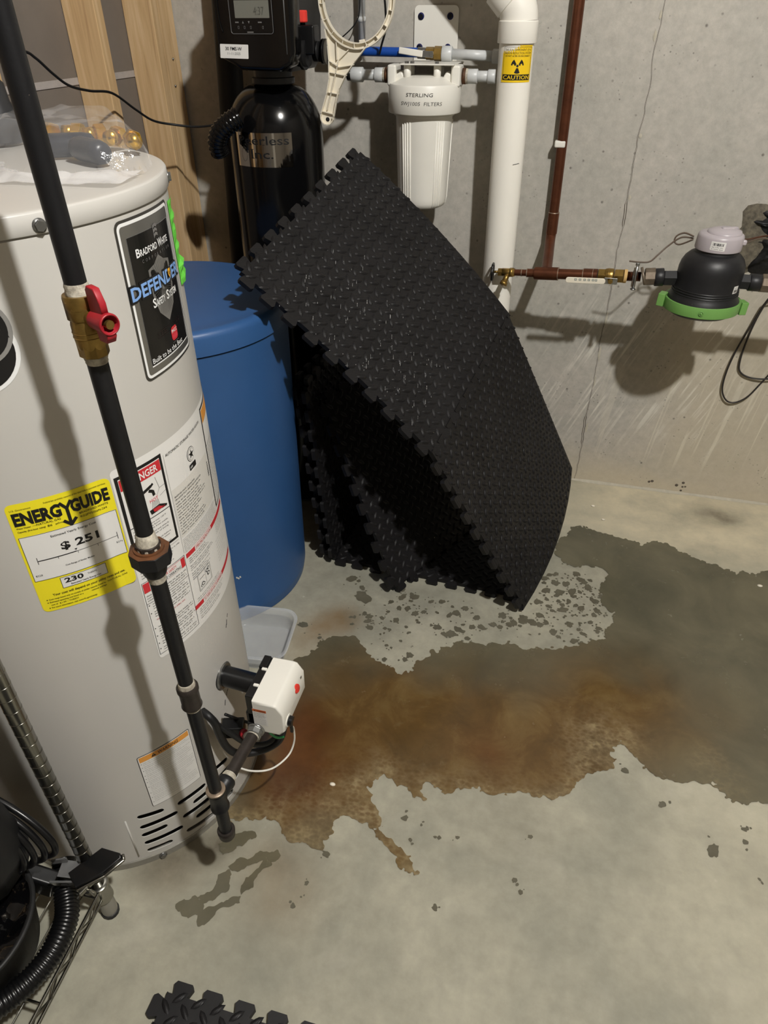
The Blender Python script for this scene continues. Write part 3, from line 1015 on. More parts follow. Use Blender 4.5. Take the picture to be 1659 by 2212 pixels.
# ================================================================== FOAM FLOOR TILES
TS = 0.61
def tile_outline(teeth, n=10, d=0.0105, nk=0.0135, hd=0.0185):
    """outline in [0,TS]^2, counter-clockwise; teeth[k] True -> dovetail teeth on edge k (bottom, right, top, left)"""
    P = []
    corners = [(0, 0), (TS, 0), (TS, TS), (0, TS)]
    dirs = [(1, 0), (0, 1), (-1, 0), (0, -1)]
    for k in range(4):
        cx, cy = corners[k]
        ux, uy = dirs[k]
        nx, ny = uy, -ux                                   # outward
        if teeth[k] == 0:
            P.append((cx, cy))
            continue
        s = 1 if teeth[k] > 0 else -1
        pitch = TS / n
        P.append((cx - nx * d * s + ux * d * 0.9, cy - ny * d * s + uy * d * 0.9))
        for i in range(n):
            c = pitch * (i + 0.5)
            if i == 0: c += 0.004
            if i == n - 1: c -= 0.004
            for (a, h) in ((-nk, -d), (-hd, d * 0.45), (-hd + 0.004, d), (hd - 0.004, d), (hd, d * 0.45), (nk, -d)):
                P.append((cx + ux * (c + a) + nx * h * s, cy + uy * (c + a) + ny * h * s))
        P.append((cx - nx * d * s + ux * (TS - d * 0.9), cy - ny * d * s + uy * (TS - d * 0.9)))
    return P

def bilinear(c, bow=None):
    """maps (u,v,h) of the tile to space; c = corners at (0,0),(TS,0),(TS,TS),(0,TS); bow(s,t)->offset"""
    c = [Vector(p) for p in c]
    n0 = ((c[1] - c[0]).cross(c[3] - c[0])).normalized()
    def f(u, v, h):
        s, t = u / TS, v / TS
        p = c[0] * (1 - s) * (1 - t) + c[1] * s * (1 - t) + c[2] * s * t + c[3] * (1 - s) * t
        if bow:
            p = p + bow(s, t)
        return p + n0 * h
    return f

def foam_tile(label, corners, teeth, thick=0.012, bow=None, sub=8, bumps=True, group=None):
    root = thing('foam_floor_tile', label, 'foam mat', corners[0], group)
    f = bilinear(corners, bow)
    out = tile_outline(teeth)
    t = bmesh.new()
    top = [t.verts.new((p[0], p[1], 0)) for p in out]
    t.faces.new(top)
    # cut the face in strips so that it can bend
    for ax in (0, 1):
        for i in range(1, sub):
            co = [0, 0, 0]; co[ax] = TS * i / sub
            no = [0, 0, 0]; no[ax] = 1
            g = list(t.verts) + list(t.edges) + list(t.faces)
            bmesh.ops.bisect_plane(t, geom=g, plane_co=co, plane_no=no)
    bmesh.ops.triangulate(t, faces=t.faces)
    r = bmesh.ops.extrude_face_region(t, geom=list(t.faces))
    nv = [e for e in r['geom'] if isinstance(e, bmesh.types.BMVert)]
    bmesh.ops.translate(t, verts=nv, vec=(0, 0, -thick))
    for v in t.verts:
        v.co = f(v.co.x, v.co.y, v.co.z)
    b = MB()
    b.merge(t, Matrix.Identity(4), M_FOAM)
    body = b.build('foam_sheet', None, root)
    sharp(body.data, 50)
    if bumps:
        q = MB()
        P = 0.0255
        c45 = math.sqrt(0.5)
        k = int(TS / P) + 2
        vs_all, fs_all = [], []
        for i in range(-k, 2 * k):
            for j in range(-k, 2 * k):
                # square lattice turned by 45 degrees, bars alternating in direction
                x = (i - j) * P * c45
                y = (i + j) * P * c45 - TS * 0.5
                if not (0.012 < x < TS - 0.012 and 0.012 < y < TS - 0.012):
                    continue
                ang = PI / 4 if (i + j) % 2 == 0 else -PI / 4
                L, W, H = 0.0152, 0.0056, 0.0032
                ca, sa = math.cos(ang), math.sin(ang)
                ring, mid = [], []
                for (a, w_) in ((-1, 0), (-0.5, -0.86), (0, -1), (0.5, -0.86), (1, 0), (0.5, 0.86), (0, 1), (-0.5, 0.86)):
                    px, py = a * L, w_ * W
                    ring.append((x + px * ca - py * sa, y + px * sa + py * ca, 0.0002))
                    px, py = a * L * 0.72, w_ * W * 0.5
                    mid.append((x + px * ca - py * sa, y + px * sa + py * ca, H))
                o = len(vs_all)
                vs_all += [f(*p) for p in ring + mid]
                for e in range(8):
                    e2 = (e + 1) % 8
                    fs_all.append((o + e, o + e2, o + 8 + e2, o + 8 + e))
                fs_all.append(tuple(o + 8 + e for e in range(8)))
        q.add(vs_all, fs_all, M_FOAM, True)
        s = q.build('tread_pattern', None, root)
        s['kind'] = 'stuff'
    return root

# main sheet: two tiles joined, lower one standing on the floor, upper one tipped back over the salt tank
U_TL, U_TR = (-0.689, 1.394, 0.970), (-0.572, 1.969, 1.133)
S_R, S_L = (-0.134, 2.001, 0.706), (-0.246, 1.423, 0.548)
L_BR, L_BL = (0.119, 2.104, 0.160), (0.022, 1.523, 0.014)
def bow_low(s, t):
    return Vector((0.030, -0.004, -0.006)) * (4 * s * (1 - s)) * max(0.0, 1 - t) ** 1.5
def bow_up(s, t):
    return Vector((0.012, -0.004, 0.016)) * (4 * t * (1 - t)) * 0.7
foam_tile('wet black diamond-tread foam tile, upper half of the big leaning sheet', [S_L, S_R, U_TR, U_TL], (1, 0, 1, 1), bow=bow_up)
foam_tile('black diamond-tread foam tile standing on the floor below the big leaning one', [L_BL, L_BR, S_R, S_L], (0, 0, -1, 1), bow=bow_low)
# beads of water caught on the lower half of the upper tile
q = MB()
fu = bilinear([S_L, S_R, U_TR, U_TL], bow_up)
random.seed(21)
for k in range(110):
    u, v = abs(random.gauss(.12, .10)), random.uniform(.08, .50)
    if u > .40 or v > .55: continue
    for j in range(random.choice((1, 2, 4, 5))):
        p0 = fu(u + j * .0022, v + .55 * j * .0022, .0030)
        r = random.uniform(.0005, .0010)
        q.lathe([(r, 0), (r * .8, r * .6), (0, r * .9)], p0, (.66, -.31, .68), 6, mat('water_bead', (200, 200, 200), .03, spec=1.0))
o = q.build('water_beads', None, bpy.data.objects['foam_floor_tile'])
o['kind'] = 'stuff'
# tiles folded behind it
foam_tile('black foam tile leaning in shadow between the blue tank and the big sheet', [(-0.357, 1.505, 0.016), (-0.079, 2.048, 0.016), (-0.318, 2.169, 0.568), (-0.596, 1.626, 0.568)], (1, 1, 1, 1), sub=3)
foam_tile('black foam tile standing nearly upright beside the blue tank, right of its twin', [(-0.575, 1.600, 0.016), (-0.540, 2.205, 0.016), (-0.588, 2.195, 0.62), (-0.622, 1.585, 0.62)], (1, 1, 1, 1), sub=2)
foam_tile('black foam tile standing upright against the blue tank, left of its twin', [(-0.607, 1.615, 0.016), (-0.572, 2.22, 0.016), (-0.618, 2.21, 0.62), (-0.653, 1.602, 0.62)], (1, 1, 1, 1), sub=2, bumps=False)
foam_tile('black foam tile lying flat on the floor under the leaning ones', [(-0.590, 1.610, 0.0135), (0.012, 1.575, 0.0135), (0.047, 2.184, 0.0135), (-0.555, 2.219, 0.0135)], (1, 1, 1, 1), sub=2)
foam_tile('black foam tile at the bottom edge of the picture, nearest the camera', [(-0.515, -0.206, 0.0135), (0.095, -0.21, 0.0135), (0.099, 0.400, 0.0135), (-0.511, 0.404, 0.0135)], (1, 1, 1, 1), sub=2)

# ================================================================== WATER HEATER
HX, HY, HR = -0.828, 0.837, 0.291
heater = thing('water_heater', 'tall grey cylindrical gas water heater with yellow energy label', 'water heater', (HX, HY, 0))
b = MB()
b.lathe([(HR, 0.185), (HR, 1.2195), (HR - 0.002, 1.2215), (HR - 0.012, 1.2215)], (HX, HY, 0), seg=128, m=M_JACKET)
b.build('jacket', None, heater, True)
# lower shell with the air slots cut right through
SLOTS = [(-52.8, -42.8, .157, .147), (-53.1, -38.3, .122, .117), (-53.5, -43.3, .095, .094), (-53.5, -38.0, .067, .063), (-53.5, -43.3, .040, .036),
         (-37.6, -24.7, .140, .139), (-31.7, -24.3, .113, .112), (-37.1, -24.0, .091, .089), (-32.2, -24.0, .063, .061), (-37.3, -24.0, .040, .030)]
SLOTS += [(a + 32.5, c + 31, z, z2) for (a, c, z, z2) in SLOTS[:5]]
def make_shell():
    q = MB()
    q.lathe([(HR, 0.014), (HR, 0.186), (HR - 0.002, 0.186), (HR - 0.002, 0.014), (HR, 0.014)], (0, 0, 0), seg=320, m=M_JACKET, smooth=False)
    bmesh.ops.remove_doubles(q.bm, verts=q.bm.verts, dist=1e-6)
    me = bpy.data.meshes.new('shell'); bmesh.ops.recalc_face_normals(q.bm, faces=q.bm.faces); q.bm.to_mesh(me); q.bm.free()
    sh = bpy.data.objects.new('shell', me); COL.objects.link(sh)
    c = MB()
    for (a0, a1, z0, z1) in SLOTS:
        n = 14
        hh = 0.0068
        ring = []
        aa0, aa1 = math.radians(a0), math.radians(a1)
        L = (aa1 - aa0) * HR
        pts = []
        for k in range(n + 1):
            t = k / n
            pts.append((hh + (L - 2 * hh) * t, -hh))
        for k in range(1, 6):
            t = -PI / 2 + PI * k / 6
            pts.append((L - hh + hh * math.cos(t), hh * math.sin(t)))
        for k in range(n + 1):
            t = 1 - k / n
            pts.append((hh + (L - 2 * hh) * t, hh))
        for k in range(1, 6):
            t = PI / 2 + PI * k / 6
            pts.append((hh + hh * math.cos(t), hh * math.sin(t)))
        vi, fi = [], []
        N = len(pts)
        for rr in (HR - 0.02, HR + 0.02):
            for (u, v) in pts:
                a = aa0 + u / HR
                vi.append((rr * math.cos(a), rr * math.sin(a), z0 + (z1 - z0) * u / L + v))
        for k in range(N):
            k2 = (k + 1) % N
            fi.append((k, k2, N + k2, N + k))
        # caps as strips between lower and upper run
        half = n + 6
        lo_ = list(range(N))
        for base, flip in ((0, True), (N, False)):
            m_ = N // 2
            for k in range(m_ - 1):
                f = (base + k, base + k + 1, base + N - 2 - k, base + N - 1 - k)
                if len(set(f)) == 4:
                    fi.append(f[::-1] if flip else f)
                elif len(set(f)) == 3:
                    fi.append(tuple(dict.fromkeys(f))[::-1] if flip else tuple(dict.fromkeys(f)))
        c.add(vi, fi)
    bmesh.ops.recalc_face_normals(c.bm, faces=c.bm.faces)
    mc = bpy.data.meshes.new('cut'); c.bm.to_mesh(mc); c.bm.free()
    cu = bpy.data.objects.new('cut', mc); COL.objects.link(cu)
    md = sh.modifiers.new('b', 'BOOLEAN'); md.operation = 'DIFFERENCE'; md.object = cu; md.solver = 'EXACT'
    dg = bpy.context.evaluated_depsgraph_get()
    res = bpy.data.meshes.new_from_object(sh.evaluated_get(dg))
    bpy.data.objects.remove(cu); bpy.data.objects.remove(sh)
    res.name = 'vented_shell'
    res.materials.clear(); res.materials.append(M_JACKET)
    for p in res.polygons:
        p.use_smooth = False
    o = bpy.data.objects.new('vented_shell', res)
    COL.objects.link(o)
    o.parent = heater
    return o
make_shell()
b = MB(); b.lathe([(HR - 0.022, 0.003), (HR - 0.022, 0.19)], (HX, HY, 0), seg=64, m=M_DARKIN)
b.build('burner_skirt', None, heater)
b = MB(); b.lathe([(HR + 0.0015, 0.0), (HR + 0.0025, 0.001), (HR + 0.0025, 0.018), (HR + 0.001, 0.0195)], (HX, HY, 0), seg=128, m=M_TRIM)
b.build('base_ring', None, heater, True)
b = MB()
b.lathe([(HR + 0.0022, 1.2225), (HR + 0.003, 1.2235), (HR + 0.003, 1.2440), (HR + 0.0016, 1.2458), (HR - 0.0015, 1.2466), (HR - 0.010, 1.2470), (HR - 0.03, 1.2475), (HR - .15, 1.2480), (0.0, 1.2484)], (HX, HY, 0), seg=128, m=M_JACKET)
b.build('lid', None, heater, True)
def hpt(th, z, h=0.0):
    a = math.radians(th)
    return Vector((HX + (HR + h) * math.cos(a), HY + (HR + h) * math.sin(a), z))
for (th, z) in ((-29.5, 1.2315), (31.0, 1.2305), (-48.5, 0.0085)):
    q = MB()
    q.hexnut(hpt(th, z, 0.001), hpt(th, z, 0.0075), 0.0062, M_STEEL)
    q.cyl(hpt(th, z, 0.002), hpt(th, z, 0.004), 0.0082, M_STEEL, 16)
    q.build('hex_screw', None, heater)
q = MB()
q.cyl(hpt(-57.1, 0.031, 0.0), hpt(-57.1, 0.159, 0.0), 0.0018, M_JACKET, 8)
q.build('seam_bead', None, heater)
q = MB()
for (th, z, l, t) in ((-6, .302, .012, .0012), (-4, .315, .006, .0008), (-3.0, .319, .004, .0008), (5.5, .470, .010, .0011), (4.6, .462, .006, .001), (7.2, .478, .006, .0008)):
    a, c = hpt(th, z, 0.0002), hpt(th - 0.8, z - l, 0.0002)
    q.cyl(a, c, t * 0.6, M_INK, 6)
q.build('scuff_mark', None, heater)['kind'] = 'stuff'

# --- yellow energy label
U = math.radians(1) * HR
LW, LH = 26.6 * U, 0.190
def peel(u, v, h):
    """the right-hand edge of the label lifts a little off the tank"""
    k = max(0, (u - LW * 0.86) / (LW * 0.14))
    a = math.radians(-56.4) + u / HR
    r = HR + h + 0.0006 + 0.0035 * k * k
    return Vector((HX + r * math.cos(a), HY + r * math.sin(a), 0.7105 + v))
s = Sheet(peel)
s.rounded(0, 0, LW, LH, 0.008, M_YEL, 0.0)
lab = s.build('energy_label', heater)
lab['label'] = 'yellow energy label'
s = Sheet(peel)
h1, h2, h3 = 0.0003, 0.0006, 0.0009
s.text('U.S. Government', 0.005, LH - 0.0105, 0.0026, M_INK, h2, 0.026)
s.text('Federal law prohibits removal of this label before consumer purchase', LW - 0.006, LH - 0.0085, 0.0026, M_INK, h2, 0.082, 'R')
s.text('ENERG', 0.005, LH - 0.0335, 0.0195, M_INK, h2, 0.060, bold=2.6)
s.text('GUIDE', 0.0775, LH - 0.0335, 0.0195, M_INK, h2, 0.0525, bold=2.6)
# the Y is an arrow pointing down
yc = 0.0725
s.line(yc - 0.0075, LH - 0.014, yc, LH - 0.025, 0.0042, M_INK, h2)
s.line(yc + 0.0075, LH - 0.014, yc, LH - 0.025, 0.0042, M_INK, h2)
s.line(yc, LH - 0.024, yc, LH - 0.050, 0.0044, M_INK, h2)
s.line(yc - 0.0085, LH - 0.043, yc + 0.001, LH - 0.053, 0.0045, M_INK, h2)
s.line(yc + 0.0085, LH - 0.043, yc - 0.001, LH - 0.053, 0.0045, M_INK, h2)
s.text('Water Heater', 0.0055, LH - 0.0395, 0.0026, M_INK, h2, 0.018, bold=0.6)
s.text('\u2014NATURAL GAS', 0.0255, LH - 0.0395, 0.0035, M_INK, h2, 0.036)
s.text('Capacity (first hour rating)', 0.0055, LH - 0.0452, 0.0026, M_INK, h2, 0.035, bold=0.6)
s.text('86', 0.043, LH - 0.0455, 0.0033, M_INK, h2, 0.006)
s.text('gallons', 0.053, LH - 0.0450, 0.0026, M_INK, h2, 0.010)
s.text('BRADFORD-WHITE', 0.086, LH - 0.0405, 0.0034, M_INK, h2, 0.040)
s.text('RG2PV50S6N-264', 0.086, LH - 0.0465, 0.0034, M_INK, h2, 0.037)
s.rect(0.0035, 0.0585, LW - 0.002, 0.1365, M_PAPER, h1)
s.frame(0.0035, 0.0585, LW - 0.002, 0.1365, 0.0006, M_INK, h2)
s.text('Estimated Yearly Energy Cost', 0.042, 0.1265, 0.0036, M_INK, h2, 0.061, bold=0.6)
s.text('$ 251', 0.050, 0.102, 0.0125, M_INK, h2, 0.052, bold=1.7)
s.line(0.016, 0.0925, LW - 0.009, 0.0925, 0.0006, M_INK, h2)
s.line(0.016, 0.0925, 0.0675, 0.0925, 0.0015, M_INK, h2)
for u, d in ((0.016, 0.0055), (LW - 0.009, 0.0055)):
    s.line(u, 0.0925 - d, u, 0.0925 + d + 0.001, 0.0008, M_INK, h2)
for u in (0.0425, 0.069, 0.097):
    s.line(u, 0.0885, u, 0.0925, 0.0006, M_INK, h2)
s.poly([(0.0655, 0.0975), (0.0695, 0.0975), (0.0675, 0.0945)], M_INK, h2)
s.text('Cost Range of Similar Models', 0.048, 0.0735, 0.0026, M_INK, h2, 0.040, bold=0.8)
s.text('$228', 0.007, 0.0665, 0.0030, M_INK, h2, 0.009)
s.text('$276', LW - 0.013, 0.080, 0.0030, M_INK, h2, 0.009)
s.rect(0.035, 0.036, 0.099, 0.0555, M_PAPER, h1)
s.frame(0.035, 0.036, 0.099, 0.0555, 0.0006, M_INK, h2)
s.text('230', 0.040, 0.0445, 0.0085, M_INK, h2, 0.026, bold=1.7)
s.text('THERMS', 0.072, 0.0470, 0.0034, M_INK, h2, 0.013)
s.text('Estimated Yearly Energy Use', 0.047, 0.0390, 0.0027, M_INK, h2, 0.042, bold=0.9)
s.text('Your cost will depend on your utility rates and use.', 0.019, 0.0270, 0.0042, M_INK, h2, 0.104, bold=0.7)
for v, t, wd in ((0.0205, 'Cost range based only on models of similar capacity fueled by', 0.080), (0.0155, 'Estimated operating cost based on a', 0.046), (0.0052, 'For more information, visit www.ftc.gov/energy.', 0.064)):
    s.text(t, 0.012, v, 0.0026, M_INK, h2, wd, bold=0.6)
    s.disc(0.0095, v + 0.0012, 0.0009, M_INK, h2, 8)
s.text('NATURAL GAS', 0.095, 0.0205, 0.0030, M_INK, h2, 0.030)
s.text('national average', 0.070, 0.0155, 0.0026, M_INK, h2, 0.022, bold=0.6)
s.text('cost of', 0.0125, 0.0103, 0.0026, M_INK, h2, 0.009, bold=0.6)
s.text('$1.09 / THERM', 0.024, 0.0103, 0.0028, M_INK, h2, 0.026)
s.build('lettering', lab)

# --- big white instruction label
TH0 = -29.1
mp = cyl_map(HX, HY, HR, TH0, 0.530)
def uu(th): return (th - TH0) * U
s = Sheet(lambda u, v, h: mp(u, v, h + 0.0005))
WH = 0.3755
s.rounded(0, 0, uu(62), WH, 0.007, M_PAPER, 0.0)
lab = s.build('instruction_label', heater)
lab['label'] = 'large white safety and operating instruction label'
s = Sheet(lambda u, v, h: mp(u, v, h + 0.0005))
zz = lambda z: z - 0.530
# danger box
u0, u1 = uu(-28.4), uu(-11.8)
s.rect(u0, zz(.737), u1, zz(.893), M_INK, 0.0003)
s.rect(u0 + .005, zz(.742), u1 - .005, zz(.888), M_PAPER, 0.0006)
s.rect(u0 + .0055, zz(.868), u1 - .0055, zz(.8865), M_REDINK, 0.0009)
s.text('DANGER', (u0 + u1) / 2 + .004, zz(.8712), 0.012, M_WHITEINK, 0.0012, 0.052, 'C', bold=1.0)
s.line(u0 + .005, zz(.801), u1 - .005, zz(.801), .0012, M_INK, 0.0009)
# tap running hot water over a burn
tc_ = u0 + .052
s.line(tc_ + .012, zz(.863), tc_ + .016, zz(.842), .0005, M_INK, .0009)
s.line(tc_ + .016, zz(.842), tc_ + .030, zz(.843), .0005, M_INK, .0009)
s.line(tc_ + .016, zz(.842), tc_ + .008, zz(.832), .0005, M_INK, .0009)
s.line(tc_ + .014, zz(.829), tc_ + .030, zz(.833), .0005, M_INK, .0009)
for (a, c, d, e, t) in ((-.016, .848, .002, .853, .005), (-.002, .851, .006, .855, .004), (-.004, .847, .003, .843, .005), (.003, .844, .004, .835, .005)):
    s.line(tc_ + a, zz(c), tc_ + d, zz(e), t, M_INK, .0009)
s.disc(tc_ - .036, zz(.831), .006, M_INK, .0009)
for k in range(6):
    s.line(tc_ - .002 + k * .0022, zz(.826), tc_ - .005 + k * .003, zz(.812), .0005, M_INK, .0012)
s.text('HOT', tc_ - .006, zz(.826), .006, M_PINK, .0012, .016)
s.poly([(tc_ - .010, zz(.814)), (tc_ + .010, zz(.816)), (tc_ + .024, zz(.809)), (tc_ + .023, zz(.806)), (tc_ - .008, zz(.806))], M_INK, .0009)
s.poly([(tc_ - .004, zz(.814)), (tc_ + .008, zz(.814)), (tc_ + .016, zz(.808)), (tc_ - .002, zz(.808))], M_REDINK, .0011)
s.text('BURN', tc_ + .002, zz(.8065), .004, M_REDINK, .0013, .016)
y = .792
for t in ('Water temperature over 125\u00b0F', 'can cause severe burns', 'instantly or death from scalds.', None, 'Children, disabled and elderly', 'are at highest risk of being', 'scalded.', None, 'See instruction manual before', 'setting temperature at water', 'heater.', None, 'Feel water before bathing or', 'showering.'):
    if t:
        s.text(t, u0 + .0075, zz(y), .0027, M_INK, .0009, min(.064, .0022 * len(t)))
        y -= .0047
    else:
        y -= .0022
# column with rating data
c0, c1 = uu(-10.6), uu(14.6)
s.line(uu(-11.0), zz(.888), uu(-11.0), zz(.70), .0004, M_GREYINK, .0009)
s.text('AUTOMATIC STORAGE WATER HEATER', c0 + .002, zz(.882), .0048, M_INK, .0009, .112)
sc_ = uu(2.2)
s.disc(sc_, zz(.852), .0125, M_INK, .0003, 24); s.disc(sc_, zz(.852), .0116, M_PAPER, .0006, 24)
s.disc(sc_, zz(.852), .0100, M_GREYINK, .0008, 24); s.disc(sc_, zz(.852), .0094, M_PAPER, .0010, 24)
for k in range(5):
    a = PI / 2 + 2 * PI * k / 5
    s.poly([(sc_ + .0088 * math.cos(a), zz(.852) + .0088 * math.sin(a)), (sc_ + .0033 * math.cos(a + .62), zz(.852) + .0033 * math.sin(a + .62)), (sc_, zz(.852)), (sc_ + .0033 * math.cos(a - .62), zz(.852) + .0033 * math.sin(a - .62))], M_INK, .0013)
s.rounded(sc_ - .011, zz(.826), sc_ + .011, zz(.836), .002, M_INK, .0006)
s.text('AHRI', sc_ - .0095, zz(.829), .0040, M_WHITEINK, .0009, .008, bold=.8)
s.rect(c0, zz(.730), c1 - .004, zz(.822), mat('plate_paper', (216, 213, 206), .4), .0004)
s.text('BRADFORD WHITE CORPORATION', c0 + .003, zz(.806), .0030, M_INK, .0009, .058)
s.text('200 LAFAYETTE ST. MIDDLEVILLE MI 49333 USA', c0 + .003, zz(.8005), .0030, M_INK, .0009, .080)
random.seed(5)
for k in range(12):
    s.lines(c0 + .003, zz(.797 - .0054 * k), c0 + random.uniform(.05, .095), 1, .005, .0026, M_INK, .0009, .1)
for k in range(8):
    s.rect(c1 - .011, zz(.802 - k * .0036), c1 - .006, zz(.8045 - k * .0036 - random.random() * .0008), M_INK, .0009)
s.lines(c0 + .001, zz(.726), c1 - .002, 9, .0032, .0015, M_INK, .0009, .12)
# black framed panel turning out of sight
s.rect(uu(15.0), zz(.702), uu(30.5), zz(.897), M_INK, .0003)
s.rect(uu(15.0) + .0035, zz(.706), uu(30.5), zz(.8935), M_PAPER, .0006)
s.rect(uu(15.0) + .0045, zz(.869), uu(30.5), zz(.8915), M_ORANGE, .0009)
s.line(uu(15.0), zz(.826), uu(30.5), zz(.826), .001, M_INK, .0009)
s.lines(uu(16.0), zz(.82), uu(30), 22, .0052, .0022, M_INK, .0009, .2)
# operating instructions
def red_banner(z, t, a, c):
    s.rect(uu(a), zz(z - .0045), uu(c), zz(z + .0045), M_REDINK, .0006)
    s.rect(uu(a) + .024, zz(z - .0040), uu(a) + .024 + .0020 * len(t) * 1.35, zz(z + .0040), M_PAPER, .0008)
    s.text(t, uu(a) + .026, zz(z - .0026), .0054, M_REDINK, .0011, .0020 * len(t) * 1.35 - .004, bold=.4)
red_banner(.6905, 'OPERATING INSTRUCTIONS', -10.4, 23)
red_banner(.5765, 'TO TURN OFF GAS TO APPLIANCE', -11.4, 23)
s.lines(uu(-9.5), zz(.683), uu(4), 3, .0044, .0022, M_INK, .0009, .3)
s.lines(uu(-9.5), zz(.667), uu(6), 3, .0044, .0022, M_INK, .0009, .3)
s.lines(uu(-9.5), zz(.651), uu(2), 4, .0044, .0022, M_INK, .0009, .3)
s.lines(uu(10), zz(.685), uu(19), 6, .0044, .0018, M_INK, .0009, .3)
s.lines(uu(8), zz(.652), uu(18), 7, .0075, .0014, M_INK, .0009, .3)
s.lines(uu(-9.5), zz(.592), uu(6), 2, .0046, .0020, M_INK, .0009, .3)
s.lines(uu(-9.5), zz(.568), uu(8), 3, .0048, .0022, M_INK, .0009, .3)
s.lines(uu(-9.5), zz(.552), uu(4), 2, .0048, .0022, M_INK, .0009, .3)
# line drawing of the gas valve
vx, vz = uu(-7.5), .600
s.frame(vx, zz(vz), vx + .042, zz(vz + .036), .0005, M_INK, .0009)
s.frame(vx + .002, zz(vz + .002), vx + .040, zz(vz + .034), .0003, M_GREYINK, .0009)
s.line(vx + .023, zz(vz), vx + .023, zz(vz + .036), .0004, M_INK, .0009)
s.line(vx + .005, zz(vz + .024), vx + .020, zz(vz + .024), .0008, M_INK, .0009)
for (a, c, r) in ((.029, .026, .0035), (.035, .028, .003), (.033, .018, .0042), (.012, .010, .004), (.008, .008, .0025), (.016, .008, .0025)):
    s.disc(vx + a, zz(vz + c), r, M_INK, .0009, 12); s.disc(vx + a, zz(vz + c), r * .6, M_PAPER, .0011, 12)
# safety box lower left
s.frame(uu(-28.7), zz(.5395), uu(-11.2), zz(.6975), .0007, M_INK, .0006)
s.rect(uu(-28.4), zz(.676), uu(-11.5), zz(.695), M_REDINK, .0006)
s.rect(uu(-26.2), zz(.6765), uu(-13.3), zz(.6945), M_PAPER, .0008)
s.text('FOR YOUR SAFETY', uu(-19.7), zz(.6865), .0058, M_REDINK, .0011, .044, 'C', bold=.3)
s.text('READ BEFORE OPERATING', uu(-19.7), zz(.6785), .0058, M_INK, .0011, .062, 'C', bold=.3)
s.lines(uu(-28.0), zz(.671), uu(-12), 3, .0050, .0026, M_INK, .0009, .15)
s.line(uu(-28.7), zz(.654), uu(-11.2), zz(.654), .0006, M_INK, .0009)
for (z, n) in ((.651, 3), (.634, 3), (.600, 3), (.583, 3), (.566, 2), (.553, 2)):
    s.lines(uu(-26.8), zz(z), uu(-12), n, .0050, .0026, M_INK, .0009, .2)
    s.disc(uu(-28.0), zz(z - .0015), .0011, M_INK, .0009, 8)
s.text('WHAT TO DO IF YOU SMELL GAS', uu(-26.8), zz(.613), .0030, M_REDINK, .0009, .060)
s.lines(uu(-28.0), zz(.7285), uu(-12), 5, .0052, .0022, M_INK, .0009, .5)
s.line(uu(-28.0), zz(.7335), uu(-12), zz(.7335), .0004, M_GREYINK, .0009)
s.build('lettering', lab)

# --- black safety-system sticker with a silver border
D0, DZ = -10.8, 1.003
mp2 = cyl_map(HX, HY, HR, D0, DZ)
DW, DH = 28.6 * U, 0.212
f2 = lambda u, v, h: mp2(u, v, h + 0.0006)
s = Sheet(f2)
s.rounded(0, 0, DW, DH, .010, mat('dark_silver_foil', (96, 95, 92), .3, .8), 0.0)
lab = s.build('brand_sticker', heater)
lab['label'] = 'glossy black sticker with silver border'
s = Sheet(f2)
s.rounded(.0035, .0035, DW - .0035, DH - .0035, .008, M_WHITEINK, .0003)
s.rounded(.0075, .0075, DW - .0075, DH - .0075, .005, M_SILVERINK, .0005)
s.rect(.0165, .017, DW - .012, DH - .022, M_WHITEINK, .0007)
s.rect(.0165, .019, DW - .0135, DH - .022, M_DKINK, .0009)
# shield with rays
cx_ = DW * .54
def shield(sc, m, h):
    pts = [(-.031, .030), (-.014, .034), (0, .043), (.014, .034), (.031, .030), (.031, -.004), (.022, -.030), (0, -.048), (-.022, -.030), (-.031, -.004)]
    s.poly([(cx_ + x * sc, .112 + y * sc) for x, y in pts], m, h)
shield(1.0, M_SHIELD, .0011)
for k in range(44):
    a = 2 * PI * k / 44
    L = .0285 if abs(math.cos(a)) > .55 else .037
    s.line(cx_ + .004 * math.cos(a), .112 + .004 * math.sin(a), cx_ + L * math.cos(a), .112 + L * math.sin(a), .0007, M_SHIELD2, .0012)
# three stacked wavy strokes (maker's emblem)
ex = cx_ + .004
s.rect(ex - .0055, .176, ex - .004, .194, M_GREYINK, .0012)
for k in range(3):
    s.poly([(ex - .004, .177 + k * .0055), (ex + .001, .179 + k * .0055), (ex + .0065, .177 + k * .0055), (ex + .0065, .1808 + k * .0055), (ex + .001, .1828 + k * .0055), (ex - .004, .181 + k * .0055)], M_GREYINK, .0012)
s.text('B', cx_ - .050, .163, .0110, M_WHITEINK, .0014, .0085, bold=1.2)
s.text('RADFORD', cx_ - .041, .163, .0086, M_WHITEINK, .0014, .043, bold=1.1)
s.text('W', cx_ + .005, .163, .0110, M_WHITEINK, .0014, .0125, bold=1.2)
s.text('HITE', cx_ + .018, .163, .0086, M_WHITEINK, .0014, .0215, bold=1.1)
for k, ch in enumerate('CORPORATION'):
    s.text(ch, cx_ - .040 + k * .0077, .1540, .0042, M_GREYINK, .0014)
s.text('DEFENDER', .0012, .1120, .0205, M_INK, .0014, DW - .0024, bold=4.6)
s.text('DEFENDER', .0042, .1135, .0176, M_LBLUE, .0017, DW - .0084, bold=1.6)
